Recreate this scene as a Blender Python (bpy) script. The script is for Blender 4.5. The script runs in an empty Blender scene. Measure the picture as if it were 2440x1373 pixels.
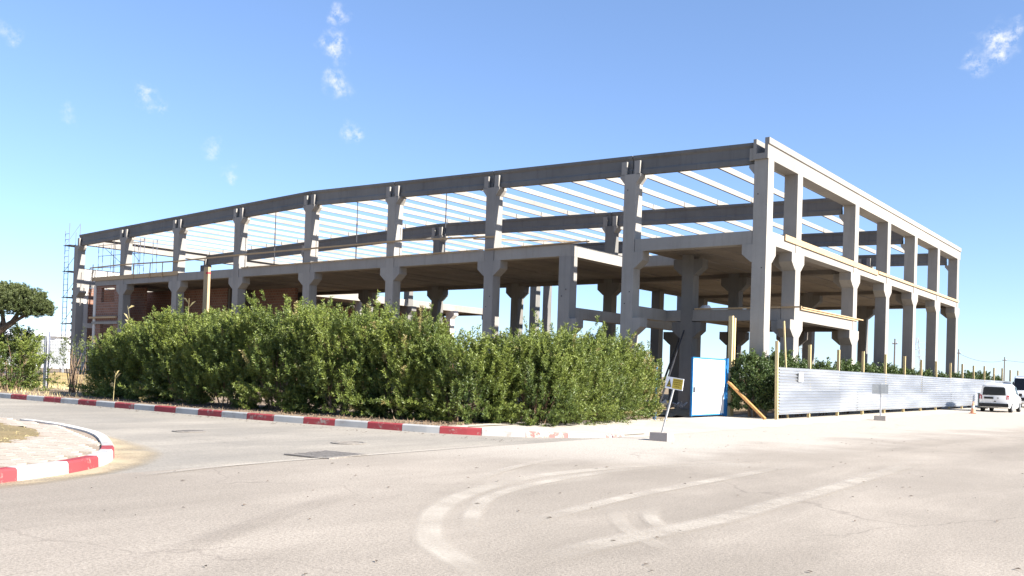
import bpy, math, random
import numpy as np
from mathutils import Vector, Matrix

rnd = random.Random(7)
R = math.radians
SC = bpy.context.scene
COL = SC.collection

# ------------------------------------------------------------------ camera
cam_d = bpy.data.cameras.new('camera')
cam = bpy.data.objects.new('camera', cam_d)
COL.objects.link(cam)
SC.camera = cam
cam_d.sensor_fit = 'HORIZONTAL'
cam_d.sensor_width = 36.0
cam_d.lens = 2145.05 / 2440 * 36.0
cam_d.shift_y = 0.0687
cam_d.clip_start = 0.1
cam_d.clip_end = 6000
yaw, pitch, roll = R(37.892), R(0.828), R(1.864)
fwd = Vector((-math.sin(yaw) * math.cos(pitch), math.cos(yaw) * math.cos(pitch), math.sin(pitch)))
rgt = Vector((math.cos(yaw), math.sin(yaw), 0))
upv = rgt.cross(fwd)
r2 = rgt * math.cos(roll) + upv * math.sin(roll)
u2 = -rgt * math.sin(roll) + upv * math.cos(roll)
M = Matrix((r2, u2, -fwd)).transposed().to_4x4()
M.translation = Vector((15.17, -36.95, 1.6))
cam.matrix_world = M

# ------------------------------------------------------------------ light
SUN_EL, SUN_AZ = R(31), R(5)          # azimuth measured from +X towards +Y
sun_dir = Vector((math.cos(SUN_EL) * math.cos(SUN_AZ), math.cos(SUN_EL) * math.sin(SUN_AZ), math.sin(SUN_EL)))
sd = bpy.data.lights.new('sun', 'SUN')
sd.energy = 5.0
sd.angle = R(0.53)
sd.color = (1.0, 0.955, 0.89)
sun = bpy.data.objects.new('sun', sd)
COL.objects.link(sun)
sun.rotation_euler = (-sun_dir).to_track_quat('-Z', 'Y').to_euler()

w = bpy.data.worlds.new('World')
SC.world = w
w.use_nodes = True
nt = w.node_tree
N, L = nt.nodes, nt.links
N.clear()
out = N.new('ShaderNodeOutputWorld')
bg = N.new('ShaderNodeBackground')
bg.inputs['Strength'].default_value = 0.085
sky = N.new('ShaderNodeTexSky')
sky.sky_type = 'NISHITA'
sky.sun_disc = False
sky.sun_elevation = SUN_EL
sky.sun_rotation = R(90) - SUN_AZ      # clockwise from +Y
sky.altitude = 10
sky.air_density = 0.8
sky.dust_density = 0.2
sky.ozone_density = 3.0
# thin white wisps of cloud
tc = N.new('ShaderNodeTexCoord')
def wn(t, **k):
    n = N.new(t)
    for a, b in k.items():
        setattr(n, a, b)
    return n
warp = wn('ShaderNodeTexNoise'); warp.inputs['Scale'].default_value = 55; warp.inputs['Detail'].default_value = 5
L.new(tc.outputs['Generated'], warp.inputs['Vector'])
wsub = wn('ShaderNodeVectorMath', operation='SUBTRACT'); wsub.inputs[1].default_value = (.5, .5, .5)
L.new(warp.outputs['Color'], wsub.inputs[0])
wsc = wn('ShaderNodeVectorMath', operation='SCALE'); wsc.inputs['Scale'].default_value = 0.034
L.new(wsub.outputs[0], wsc.inputs[0])
wadd = wn('ShaderNodeVectorMath', operation='ADD')
L.new(tc.outputs['Generated'], wadd.inputs[0]); L.new(wsc.outputs[0], wadd.inputs[1])
acc = None
for (dx, dy, dz, rad, st) in [(-.7118, .6063, .3545, 0.0172, 0.75), (-.7208, .6109, .3275, 0.0196, 0.88), (-.7256, .6211, .2963, 0.0218, 0.81),
        (-.7256, .6426, .2462, 0.0149, 0.62), (-.1631, .9325, .3222, 0.0242, 1.00), (-.1837, .9345, .3049, 0.0161, 0.81), (-.150, .935, .330, 0.0138, 0.75),
        (-.8393, .4746, .2651, 0.0161, 0.62), (-.8368, .4863, .2518, 0.0115, 0.62), (-.8832, .3653, .2942, 0.0138, 0.44),
        (-.8162, .5348, .2187, 0.0138, 0.50), (-.8101, .5532, .1943, 0.0138, 0.56), (-.8776, .4174, .2358, 0.0126, 0.38),
        (-.45, -.80, .40, 0.0230, 0.75), (.62, -.66, .42, 0.0276, 0.75), (.35, .86, .36, 0.0230, 0.75), (-.95, -.05, .31, 0.0184, 0.62)]:
    dn = wn('ShaderNodeVectorMath', operation='DISTANCE'); dn.inputs[1].default_value = Vector((dx, dy, dz)).normalized()
    L.new(wadd.outputs[0], dn.inputs[0])
    mr = wn('ShaderNodeMapRange', interpolation_type='SMOOTHERSTEP')
    mr.inputs['From Min'].default_value = rad; mr.inputs['From Max'].default_value = 0.0
    mr.inputs['To Min'].default_value = 0; mr.inputs['To Max'].default_value = st
    L.new(dn.outputs['Value'], mr.inputs['Value'])
    if acc is None:
        acc = mr.outputs[0]
    else:
        mx = wn('ShaderNodeMath', operation='MAXIMUM'); L.new(acc, mx.inputs[0]); L.new(mr.outputs[0], mx.inputs[1]); acc = mx.outputs[0]
fine = wn('ShaderNodeTexNoise'); fine.inputs['Scale'].default_value = 130; fine.inputs['Detail'].default_value = 6; fine.inputs['Roughness'].default_value = .65
L.new(tc.outputs['Generated'], fine.inputs['Vector'])
fr = wn('ShaderNodeMapRange'); fr.inputs['From Min'].default_value = .38; fr.inputs['From Max'].default_value = .66
L.new(fine.outputs['Fac'], fr.inputs['Value'])
mul = wn('ShaderNodeMath', operation='MULTIPLY'); L.new(acc, mul.inputs[0]); L.new(fr.outputs[0], mul.inputs[1])
cl = wn('ShaderNodeMixRGB'); cl.inputs['Color2'].default_value = (4.2, 4.3, 4.5, 1)
gm = wn('ShaderNodeGamma'); gm.inputs['Gamma'].default_value = 0.76
L.new(sky.outputs['Color'], gm.inputs['Color'])
tint = wn('ShaderNodeMixRGB', blend_type='MULTIPLY'); tint.inputs['Fac'].default_value = 1.0; tint.inputs['Color2'].default_value = (1.0, 1.13, 1.36, 1)
L.new(gm.outputs['Color'], tint.inputs['Color1'])
L.new(mul.outputs[0], cl.inputs['Fac']); L.new(tint.outputs['Color'], cl.inputs['Color1'])
L.new(cl.outputs['Color'], bg.inputs['Color']); L.new(bg.outputs['Background'], out.inputs['Surface'])

SC.render.engine = 'CYCLES'
SC.view_settings.view_transform = 'Standard'
SC.view_settings.look = 'None'
SC.view_settings.gamma = 1.0
SC.view_settings.use_curve_mapping = False
SC.view_settings.exposure = 1.62
SC.cycles.max_bounces = 8
SC.render.resolution_x, SC.render.resolution_y = 1024, 576

# ------------------------------------------------------------------ materials
class G:
    """small node-graph helper"""
    def __init__(s, name, rough=.85, spec=.3, metal=0.0):
        s.m = bpy.data.materials.new(name); s.m.use_nodes = True
        s.t = s.m.node_tree; s.n = s.t.nodes; s.l = s.t.links
        s.b = s.n['Principled BSDF']
        s.b.inputs['Roughness'].default_value = rough
        s.b.inputs['Specular IOR Level'].default_value = spec
        s.b.inputs['Metallic'].default_value = metal
        s.tc = s.n.new('ShaderNodeTexCoord')
        s.pos = None
    def world(s):
        if s.pos is None:
            g = s.n.new('ShaderNodeNewGeometry'); s.pos = g.outputs['Position']
        return s.pos
    def obj(s): return s.tc.outputs['Object']
    def mapping(s, v, scale=(1, 1, 1), loc=(0, 0, 0), rot=(0, 0, 0)):
        m = s.n.new('ShaderNodeMapping'); s.l.new(v, m.inputs['Vector'])
        m.inputs['Scale'].default_value = scale; m.inputs['Location'].default_value = loc; m.inputs['Rotation'].default_value = rot
        return m.outputs[0]
    def noise(s, v, scale, detail=4, rough=.55, out='Fac', dist=0):
        n = s.n.new('ShaderNodeTexNoise'); s.l.new(v, n.inputs['Vector'])
        n.inputs['Scale'].default_value = scale; n.inputs['Detail'].default_value = detail
        n.inputs['Roughness'].default_value = rough; n.inputs['Distortion'].default_value = dist
        return n.outputs[out]
    def range(s, v, a, b, c=0, d=1, smooth=False):
        n = s.n.new('ShaderNodeMapRange')
        if smooth: n.interpolation_type = 'SMOOTHSTEP'
        s.l.new(v, n.inputs['Value'])
        for k, x in zip(('From Min', 'From Max', 'To Min', 'To Max'), (a, b, c, d)): n.inputs[k].default_value = x
        return n.outputs[0]
    def math(s, op, a, b=None):
        n = s.n.new('ShaderNodeMath'); n.operation = op
        for i, x in enumerate((a, b)):
            if x is None: continue
            if isinstance(x, (int, float)): n.inputs[i].default_value = x
            else: s.l.new(x, n.inputs[i])
        return n.outputs[0]
    def mix(s, f, a, b, mode='MIX'):
        n = s.n.new('ShaderNodeMixRGB'); n.blend_type = mode
        for i, x in zip(('Fac', 'Color1', 'Color2'), (f, a, b)):
            if isinstance(x, (int, float)): n.inputs[i].default_value = x
            elif isinstance(x, tuple): n.inputs[i].default_value = (*x, 1) if len(x) == 3 else x
            else: s.l.new(x, n.inputs[i])
        return n.outputs[0]
    def sep(s, v):
        n = s.n.new('ShaderNodeSeparateXYZ'); s.l.new(v, n.inputs[0]); return n.outputs
    def color(s, c):
        if isinstance(c, tuple): s.b.inputs['Base Color'].default_value = (*c, 1)
        else: s.l.new(c, s.b.inputs['Base Color'])
        return s
    def bump(s, h, strength=.3, dist=.02):
        n = s.n.new('ShaderNodeBump'); s.l.new(h, n.inputs['Height'])
        n.inputs['Strength'].default_value = strength; n.inputs['Distance'].default_value = dist
        s.l.new(n.outputs[0], s.b.inputs['Normal']); return s
    def rough(s, v): s.l.new(v, s.b.inputs['Roughness']); return s

MAT = {}
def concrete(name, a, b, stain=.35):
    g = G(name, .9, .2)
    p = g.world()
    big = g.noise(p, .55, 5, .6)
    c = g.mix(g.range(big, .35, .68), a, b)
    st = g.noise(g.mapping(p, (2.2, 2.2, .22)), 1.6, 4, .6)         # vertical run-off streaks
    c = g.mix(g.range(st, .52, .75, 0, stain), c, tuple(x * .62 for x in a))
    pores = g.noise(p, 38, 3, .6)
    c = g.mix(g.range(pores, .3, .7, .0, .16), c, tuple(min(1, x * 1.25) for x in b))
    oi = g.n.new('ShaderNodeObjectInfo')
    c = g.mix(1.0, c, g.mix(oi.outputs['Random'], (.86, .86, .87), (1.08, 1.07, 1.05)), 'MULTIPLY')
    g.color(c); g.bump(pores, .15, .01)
    MAT[name] = g.m
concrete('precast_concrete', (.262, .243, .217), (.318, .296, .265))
concrete('weathered_shade_concrete', (.152, .145, .135), (.188, .18, .168), .5)  # weathered tone of the girders; also shade painted into the inner columns
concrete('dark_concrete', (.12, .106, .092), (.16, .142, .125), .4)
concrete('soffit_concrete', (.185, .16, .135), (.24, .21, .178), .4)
concrete('render_plaster', (.50, .47, .43), (.58, .55, .50), .2)
concrete('block_concrete', (.30, .26, .23), (.42, .38, .34), .5)

def simple(name, col, rough=.6, spec=.3, metal=0, var=.12, scale=8):
    g = G(name, rough, spec, metal)
    n = g.noise(g.obj(), scale, 4)
    g.color(g.mix(g.range(n, .3, .7), tuple(x * (1 - var) for x in col), tuple(min(1, x * (1 + var)) for x in col)))
    MAT[name] = g.m
simple('red_paint', (.45, .045, .05), .6, .3, 0, .25, 5)
simple('white_paint', (.66, .65, .62), .6, .3, 0, .08, 5)
simple('blue_paint', (.025, .16, .38), .45, .4)
simple('white_panel', (.80, .80, .80), .4, .4, 0, .02)
worn = G('gate_panel', .45, .35); nz = worn.noise(worn.mapping(worn.world(), (1, 1.4, .5)), 1.3, 5, .6)
worn.color(worn.mix(worn.range(nz, .5, .72, 0, .55), (.72, .73, .74), (.50, .47, .42))); MAT['gate_panel'] = worn.m
simple('dark_metal', (.03, .03, .035), .6, .4)
simple('scaffold_steel', (.16, .17, .22), .5, .4, .3)
simple('galvanised_post', (.42, .42, .41), .5, .4, .3)
simple('orange_timber', (.40, .21, .08), .8, .2, 0, .2)
simple('cabinet_grey', (.13, .15, .15), .5, .3)
simple('paper', (.8, .8, .78), .9, .1, 0, .02)
simple('rubber', (.02, .02, .02), .8, .2)
simple('van_glass', (.008, .009, .010), .08, .5, 0, .1)
simple('black_plastic', (.02, .02, .022), .5, .3)
simple('tail_lamp', (.35, .02, .03), .25, .5)
simple('wheel_rim', (.35, .35, .36), .35, .5, .7)
simple('plate_black', (.015, .015, .015), .4, .4)
simple('sign_yellow', (.55, .41, .06), .5, .3)
simple('sign_ink', (.06, .05, .03), .6, .2)
simple('sign_brown', (.26, .18, .03), .6, .2)
simple('sign_grey', (.48, .49, .47), .5, .3, .2)
simple('cone_orange', (.72, .33, .19), .6, .3, 0, .1)
simple('bark', (.10, .075, .055), .9, .1, 0, .35, 14)
simple('stem', (.20, .14, .09), .9, .1, 0, .3, 14)
simple('dry_reed', (.36, .30, .15), .8, .1, 0, .2)
simple('straw', (.62, .50, .24), .9, .1, 0, .25)
simple('cast_iron', (.25, .222, .19), .7, .3, .2, .3, 20)
simple('rubble_stone', (.42, .36, .31), .9, .1, 0, .3)
simple('cable', (.05, .05, .05), .7, .2)
simple('pole_wood', (.16, .13, .11), .9, .1)
g = G('van_paint', .25, .5); g.color((.78, .78, .77)); g.b.inputs['Coat Weight'].default_value = .4; MAT['van_paint'] = g.m

g = G('timber', .8, .2)
n1 = g.noise(g.mapping(g.obj(), (14, 14, 1.2)), 3, 5, .6)
n2 = g.noise(g.world(), .7, 2)
c = g.mix(g.range(n1, .3, .7), (.36, .24, .125), (.50, .36, .21))
g.color(g.mix(g.range(n2, .35, .7, 0, .35), c, (.30, .24, .17))); MAT['timber'] = g.m
g = G('pale_timber', .8, .2)
n1 = g.noise(g.mapping(g.obj(), (14, 14, 1.2)), 3, 5, .6)
g.color(g.mix(g.range(n1, .3, .7), (.50, .38, .18), (.62, .49, .27))); MAT['pale_timber'] = g.m

g = G('brick', .9, .15)
bt = g.n.new('ShaderNodeTexBrick')
v = g.sep(g.world())
cmb = g.n.new('ShaderNodeCombineXYZ'); g.l.new(g.math('ADD', v[0], v[1]), cmb.inputs[0]); g.l.new(v[2], cmb.inputs[1])
g.l.new(cmb.outputs[0], bt.inputs['Vector'])
for k, x in (('Scale', 1.0), ('Brick Width', .32), ('Row Height', .21), ('Mortar Size', .018), ('Bias', .1)): bt.inputs[k].default_value = x
bt.inputs['Color1'].default_value = (.26, .125, .082, 1); bt.inputs['Color2'].default_value = (.19, .092, .062, 1); bt.inputs['Mortar'].default_value = (.24, .2, .17, 1)
nn = g.noise(g.world(), 1.3, 4)
g.color(g.mix(g.range(nn, .4, .7, 0, .4), bt.outputs['Color'], (.22, .15, .115))); g.bump(bt.outputs['Fac'], -.4, .02)
MAT['brick'] = g.m

g = G('zinc_sheet', .36, .5, .82)
n1 = g.noise(g.mapping(g.world(), (.6, .12, .8)), 1.2, 3)
oi = g.n.new('ShaderNodeObjectInfo')
c = g.mix(g.range(n1, .35, .7), (.41, .42, .435), (.54, .55, .56))
c = g.mix(g.range(oi.outputs['Random'], 0, 1, 0, .4), c, (.31, .34, .39))
g.color(c); g.rough(g.range(n1, .3, .7, .32, .5)); MAT['zinc_sheet'] = g.m

# ground family -------------------------------------------------------------
def ground_mat(name, cols, big=.12, fine=22, dark=None):
    g = G(name, .95, .1)
    p = g.world()
    a = g.noise(p, big, 5, .6); b = g.noise(p, big * 9, 4, .6); f = g.noise(p, fine, 3, .7)
    c = g.mix(g.range(a, .35, .65), cols[0], cols[1])
    c = g.mix(g.range(b, .45, .75, 0, .6), c, cols[2])
    c = g.mix(g.range(f, .35, .7, 0, .35), c, tuple(x * .7 for x in cols[0]))
    g.color(c); g.bump(f, .4, .02); MAT[name] = g.m
ground_mat('sandy_soil', ((.22, .165, .105), (.29, .225, .145), (.17, .125, .08)))
ground_mat('verge_soil', ((.22, .165, .12), (.32, .25, .18), (.15, .11, .08)), .5)
ground_mat('island_soil', ((.20, .155, .09), (.28, .21, .11), (.13, .13, .05)), .9, 30)
ground_mat('dusty_concrete', ((.46, .41, .34), (.52, .47, .395), (.39, .34, .27)), .3, 16)
ground_mat('sand_apron', ((.40, .335, .235), (.45, .385, .28), (.32, .26, .18)), .8, 20)
ground_mat('yellow_sand', ((.40, .29, .11), (.48, .36, .16), (.33, .24, .10)), .6, 20)
ground_mat('paver_stone', ((.40, .34, .275), (.46, .395, .33), (.34, .285, .225)), 1.5, 30)
ground_mat('paver_joint', ((.30, .24, .18), (.34, .27, .21), (.26, .2, .15)), 1.5, 30)

def asphalt(name, base, light, tracks, dust_edge=None):
    g = G(name, .92, .12)
    p = g.world()
    wv = g.noise(p, .8, 3, .5, 'Color')
    big = g.noise(p, .16, 5, .6)
    mid = g.noise(g.mapping(p, (.5, .22, 1)), 1.1, 5, .6)
    spk = g.noise(p, 34, 2, .8)
    spk2 = g.noise(p, 90, 2, .8)
    c = g.mix(g.range(big, .36, .66), base, light)
    c = g.mix(g.range(mid, .45, .72, 0, .7), c, tuple(x * 1.28 for x in light))
    mid2 = g.noise(g.mapping(p, (.9, .12, 1), rot=(0, 0, .5)), .9, 4, .6)
    c = g.mix(g.range(mid2, .50, .70, 0, .5), c, tuple(x * .80 for x in base))
    if dust_edge is not None:
        xs = g.sep(p)
        q = g.math('ADD', xs[0], g.math('MULTIPLY', xs[1], -.12))     # dust carried out of the site gate
        q = g.math('ADD', q, g.math('MULTIPLY', g.range(g.noise(p, .35, 4), .2, .8, -1, 1), 2.2))
        d = g.range(q, dust_edge + 1.6, dust_edge - 1.6, 0, .92, True)
        far = g.range(xs[1], -27, -19, 0, 1, True)
        c = g.mix(g.math('MULTIPLY', d, far), c, (.50, .45, .385))
    for (cx, cy, rad, wd, a0, a1, st) in tracks:                     # dusty tyre tracks: arcs of circles
        vs = g.n.new('ShaderNodeVectorMath'); vs.operation = 'SUBTRACT'; vs.inputs[1].default_value = (cx, cy, 0); g.l.new(p, vs.inputs[0])
        s3 = g.sep(vs.outputs[0])
        ln = g.math('SQRT', g.math('ADD', g.math('MULTIPLY', s3[0], s3[0]), g.math('MULTIPLY', s3[1], s3[1])))
        wob = g.math('MULTIPLY', g.range(g.noise(p, 2.2, 4), .2, .8, -1, 1), .10)
        e = g.math('ABSOLUTE', g.math('ADD', g.math('SUBTRACT', ln, rad), wob))
        ring = g.range(e, wd, wd * .3, 0, 1, True)
        ang = g.math('ARCTAN2', s3[1], s3[0])
        m1 = g.range(ang, a0, a0 + .25, 0, 1, True); m2 = g.range(ang, a1, a1 - .25, 0, 1, True)
        br = g.range(g.noise(p, 6, 4, .7), .35, .6, .25, 1)
        f = g.math('MULTIPLY', g.math('MULTIPLY', ring, g.math('MULTIPLY', m1, m2)), g.math('MULTIPLY', br, st))
        c = g.mix(f, c, (.62, .55, .47))
    c = g.mix(g.range(spk, .40, .68, 0, .65), c, tuple(x * .58 for x in base))
    c = g.mix(g.range(spk2, .52, .75, 0, .5), c, tuple(min(1, x * 1.5) for x in light))
    vor = g.n.new('ShaderNodeTexVoronoi'); vor.feature = 'DISTANCE_TO_EDGE'; vor.inputs['Scale'].default_value = .28
    wp = g.n.new('ShaderNodeVectorMath'); wp.operation = 'ADD'
    g.l.new(p, wp.inputs[0]); g.l.new(wv, wp.inputs[1]); g.l.new(wp.outputs[0], vor.inputs['Vector'])
    crk = g.math('MULTIPLY', g.range(vor.outputs['Distance'], .006, .0015, 0, .35), g.range(g.noise(p, .25, 3), .5, .62, 0, 1))
    c = g.mix(crk, c, (.12, .10, .085))
    g.color(c); g.bump(spk, .5, .012); MAT[name] = g.m
asphalt('main_asphalt', (.268, .232, .19), (.338, .294, .243), [], 9.0)
asphalt('side_asphalt', (.255, .234, .202), (.345, .306, .252), [])

# foliage -------------------------------------------------------------------
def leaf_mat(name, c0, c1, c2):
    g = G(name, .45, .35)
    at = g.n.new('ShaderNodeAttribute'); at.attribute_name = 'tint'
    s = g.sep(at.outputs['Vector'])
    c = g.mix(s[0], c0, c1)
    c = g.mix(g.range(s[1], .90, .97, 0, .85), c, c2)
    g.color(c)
    tr = g.n.new('ShaderNodeBsdfTranslucent'); g.l.new(g.mix(.5, c, tuple(min(1, x * 1.6) for x in c1)), tr.inputs['Color'])
    mx = g.n.new('ShaderNodeMixShader'); mx.inputs[0].default_value = .16
    g.l.new(g.b.outputs[0], mx.inputs[1]); g.l.new(tr.outputs[0], mx.inputs[2])
    g.l.new(mx.outputs[0], g.n['Material Output'].inputs['Surface'])
    MAT[name] = g.m
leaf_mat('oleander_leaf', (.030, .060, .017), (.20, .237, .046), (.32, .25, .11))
leaf_mat('olive_leaf', (.045, .065, .025), (.115, .135, .045), (.22, .20, .09))
leaf_mat('dark_shrub_leaf', (.035, .065, .022), (.10, .14, .04), (.20, .17, .08))

# ------------------------------------------------------------------ mesh helpers
def link(name, me, mat, parent=None):
    o = bpy.data.objects.new(name, me); COL.objects.link(o)
    if mat is not None and not me.materials: me.materials.append(MAT[mat])
    if parent is not None: o.parent = parent
    return o
def mesh(name, vs, fs, mat, parent=None, smooth=False):
    me = bpy.data.meshes.new(name); me.from_pydata([tuple(v) for v in vs], [], fs); me.update()
    if smooth: me.polygons.foreach_set('use_smooth', [True] * len(me.polygons))
    return link(name, me, mat, parent)
def tag(o, label=None, cat=None, group=None, kind=None):
    for k, v in (('label', label), ('category', cat), ('group', group), ('kind', kind)):
        if v: o[k] = v
    return o
def empty(name, loc=(0, 0, 0), rz=0, label=None, cat=None, group=None):
    o = bpy.data.objects.new(name, None); COL.objects.link(o); o.empty_display_size = .3
    o.location = loc; o.rotation_euler = (0, 0, rz)
    return tag(o, label, cat, group)
class MB:
    def __init__(s): s.v = []; s.f = []
    def add(s, vs, fs):
        b = len(s.v); s.v += [tuple(v) for v in vs]; s.f += [tuple(i + b for i in f) for f in fs]; return s
    def box(s, x0, x1, y0, y1, z0, z1):
        return s.add([(x0, y0, z0), (x1, y0, z0), (x1, y1, z0), (x0, y1, z0), (x0, y0, z1), (x1, y0, z1), (x1, y1, z1), (x0, y1, z1)],
                     [(0, 3, 2, 1), (4, 5, 6, 7), (0, 1, 5, 4), (1, 2, 6, 5), (2, 3, 7, 6), (3, 0, 4, 7)])
    def prism(s, poly, a, b, axis):
        """poly: 2-D outline; axis 'y': (x,z) extruded in y from a to b; 'x': (y,z); 'z': (x,y)"""
        def P(p, t): return (p[0], t, p[1]) if axis == 'y' else (t, p[0], p[1]) if axis == 'x' else (p[0], p[1], t)
        n = len(poly)
        vs = [P(p, a) for p in poly] + [P(p, b) for p in poly]
        fs = [tuple(range(n)), tuple(range(2 * n - 1, n - 1, -1))] + [(i, i + n, (i + 1) % n + n, (i + 1) % n) for i in range(n)]
        return s.add(vs, fs)
    def bar(s, p, q, wd, h=None, up=(0, 0, 1)):
        h = h or wd; p = Vector(p); q = Vector(q); d = (q - p).normalized(); u = Vector(up)
        if abs(d.dot(u)) > .98: u = Vector((1, 0, 0))
        r = d.cross(u).normalized(); u = r.cross(d)
        vs = []
        for c in (p, q):
            for a, b in ((-1, -1), (1, -1), (1, 1), (-1, 1)): vs.append(c + r * (a * wd / 2) + u * (b * h / 2))
        return s.add(vs, [(0, 1, 2, 3), (7, 6, 5, 4), (0, 4, 5, 1), (1, 5, 6, 2), (2, 6, 7, 3), (3, 7, 4, 0)])
    def tube(s, pts, rads, seg=7):
        pts = [Vector(p) for p in pts]
        if not isinstance(rads, (list, tuple)): rads = [rads] * len(pts)
        rows = []
        for i, p in enumerate(pts):
            d = (pts[min(i + 1, len(pts) - 1)] - pts[max(i - 1, 0)]).normalized()
            u = Vector((0, 0, 1)) if abs(d.z) < .95 else Vector((1, 0, 0))
            r = d.cross(u).normalized(); u = r.cross(d)
            rows.append([p + (r * math.cos(t) + u * math.sin(t)) * rads[i] for t in [2 * math.pi * k / seg for k in range(seg)]])
        vs = [v for row in rows for v in row]; fs = []
        for i in range(len(rows) - 1):
            for k in range(seg):
                a, b = i * seg + k, i * seg + (k + 1) % seg
                fs.append((a, b, b + seg, a + seg))
        fs.append(tuple(range(seg - 1, -1, -1))); fs.append(tuple(range(len(vs) - seg, len(vs))))
        return s.add(vs, fs)
    def cyl(s, c, rad, h, seg=20, r2_=None, axis='z'):
        r2_ = rad if r2_ is None else r2_
        vs = []
        for rr, t in ((rad, 0), (r2_, h)):
            for k in range(seg):
                a = 2 * math.pi * k / seg; x, y = rr * math.cos(a), rr * math.sin(a)
                vs.append((c[0] + x, c[1] + y, c[2] + t) if axis == 'z' else (c[0] + t, c[1] + x, c[2] + y) if axis == 'x' else (c[0] + x, c[1] + t, c[2] + y))
        fs = [tuple(range(seg - 1, -1, -1)), tuple(range(seg, 2 * seg))] + [(k, (k + 1) % seg, (k + 1) % seg + seg, k + seg) for k in range(seg)]
        return s.add(vs, fs)
    def build(s, name, mat, parent=None, smooth=False): return mesh(name, s.v, s.f, mat, parent, smooth)

# ------------------------------------------------------------------ ground, roads, kerbs
def sheet(name, poly, z, mat, kind='structure'):
    return tag(mesh(name, [(x, y, z) for x, y in poly], [tuple(range(len(poly)))], mat), kind=kind)
sheet('ground', [(-2500, -2500), (2500, -2500), (2500, 2500), (-2500, 2500)], -.03, 'sandy_soil')
sheet('side_road', [(-300, -70), (3.15, -70), (3.15, -8), (-300, -8)], -.012, 'side_asphalt')
sheet('main_road', [(3.15, -300), (34, -300), (34, 600), (3.15, 600)], -.004, 'main_asphalt')

KP = [(-60, -23.9), (-40, -23.0), (-30, -22.55), (-20.4, -22.1), (-16.3, -21.8), (-11.5, -21.55), (-7.9, -21.35), (-5.5, -21.15), (-3.5, -20.85),
      (-1.3, -20.5), (0, -20.2), (.96, -19.75), (1.84, -19.1), (2.47, -18.3), (2.95, -17.4), (3.08, -16.5)]
def smooth_path(P, n=8):
    P = [Vector((*p, 0)) for p in P]; o = []
    for i in range(len(P) - 1):
        a, b, c, d = P[max(i - 1, 0)], P[i], P[i + 1], P[min(i + 2, len(P) - 1)]
        for k in range(n):
            t = k / n
            o.append(.5 * ((2 * b) + (c - a) * t + (2 * a - 5 * b + 4 * c - d) * t * t + (3 * b - a - 3 * c + d) * t ** 3))
    o.append(P[-1]); return o
def arc_table(path):
    s = [0]
    for a, b in zip(path, path[1:]): s.append(s[-1] + (b - a).length)
    return s
def at_arc(path, tab, s):
    s = max(0, min(s, tab[-1] - 1e-6))
    i = max(k for k in range(len(tab) - 1) if tab[k] <= s)
    t = (s - tab[i]) / (tab[i + 1] - tab[i])
    p = path[i].lerp(path[i + 1], t); d = (path[i + 1] - path[i]).normalized()
    return p, Vector((-d.y, d.x, 0))
def kerb_stone(name, path, tab, s0, s1, mat, parent, h0, h1, wd=.17, inward=1):
    g = .006
    rows = []
    nseg = 3
    for k in range(nseg + 1):
        t = k / nseg; s = s0 + g + (s1 - s0 - 2 * g) * t
        p, nrm = at_arc(path, tab, s); nrm = nrm * inward; h = h0 + (h1 - h0) * t
        prof = [(0, -.06), (.012, h - .03), (.035, h), (wd, h), (wd, -.06)]
        rows.append([p + nrm * a + Vector((0, 0, b)) for a, b in prof])
    vs = [v for r_ in rows for v in r_]; m = 5; fs = []
    for k in range(nseg):
        for j in range(m):
            a, b = k * m + j, k * m + (j + 1) % m
            fs.append((a, a + m, b + m, b) if inward > 0 else (a, b, b + m, a + m))
    fs.append(tuple(range(m))); fs.append(tuple(range(len(vs) - 1, len(vs) - m - 1, -1)))
    return mesh(name, vs, fs, mat, parent)
def worn_paint(name, col, under, amt):
    g = G(name, .7, .25)
    p = g.world()
    n = g.math('ADD', g.math('MULTIPLY', g.noise(p, 3.0, 5, .65), .6), g.math('MULTIPLY', g.noise(p, 14, 4, .7), .4))
    g.color(g.mix(g.range(n, amt - .03, amt + .06), tuple(x for x in under), g.mix(g.range(g.noise(p, 1.5, 3), .3, .7), tuple(x * .8 for x in col), col)))
    MAT[name] = g.m
worn_paint('kerb_red', (.32, .05, .055), (.33, .27, .23), .40)
worn_paint('kerb_white', (.44, .43, .405), (.32, .285, .25), .41)
worn_paint('kerb_faded_red', (.52, .15, .13), (.60, .54, .46), .46)
worn_paint('kerb_faded_white', (.66, .63, .57), (.56, .50, .42), .45)
kerb = tag(empty('kerb'), kind='structure')
kp = smooth_path(KP); kt = arc_table(kp)
# phase so that a red stone starts where x = -2.23
sref = min(range(len(kp)), key=lambda i: abs(kp[i].x + 2.23)); sref = kt[sref] + (-2.23 - kp[sref].x)
LEN = 1.1
k0 = -int(sref / LEN)
k = k0
while sref + (k + 1) * LEN <= kt[-1] + .4:
    s0 = sref + k * LEN; s1 = min(s0 + LEN, kt[-1])
    red = k % 2 == 0
    h0 = .17 if k < 3 else max(.02, .17 - (k - 3) * .035); h1 = .17 if k + 1 < 3 else max(.02, .17 - (k - 2) * .035)
    mt = ('kerb_red' if red else 'kerb_white') if k < 4 else ('kerb_faded_red' if red else 'kerb_faded_white')
    kerb_stone('kerb_stone', kp, kt, s0, s1, mt, kerb, h0, h1)
    k += 1

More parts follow.
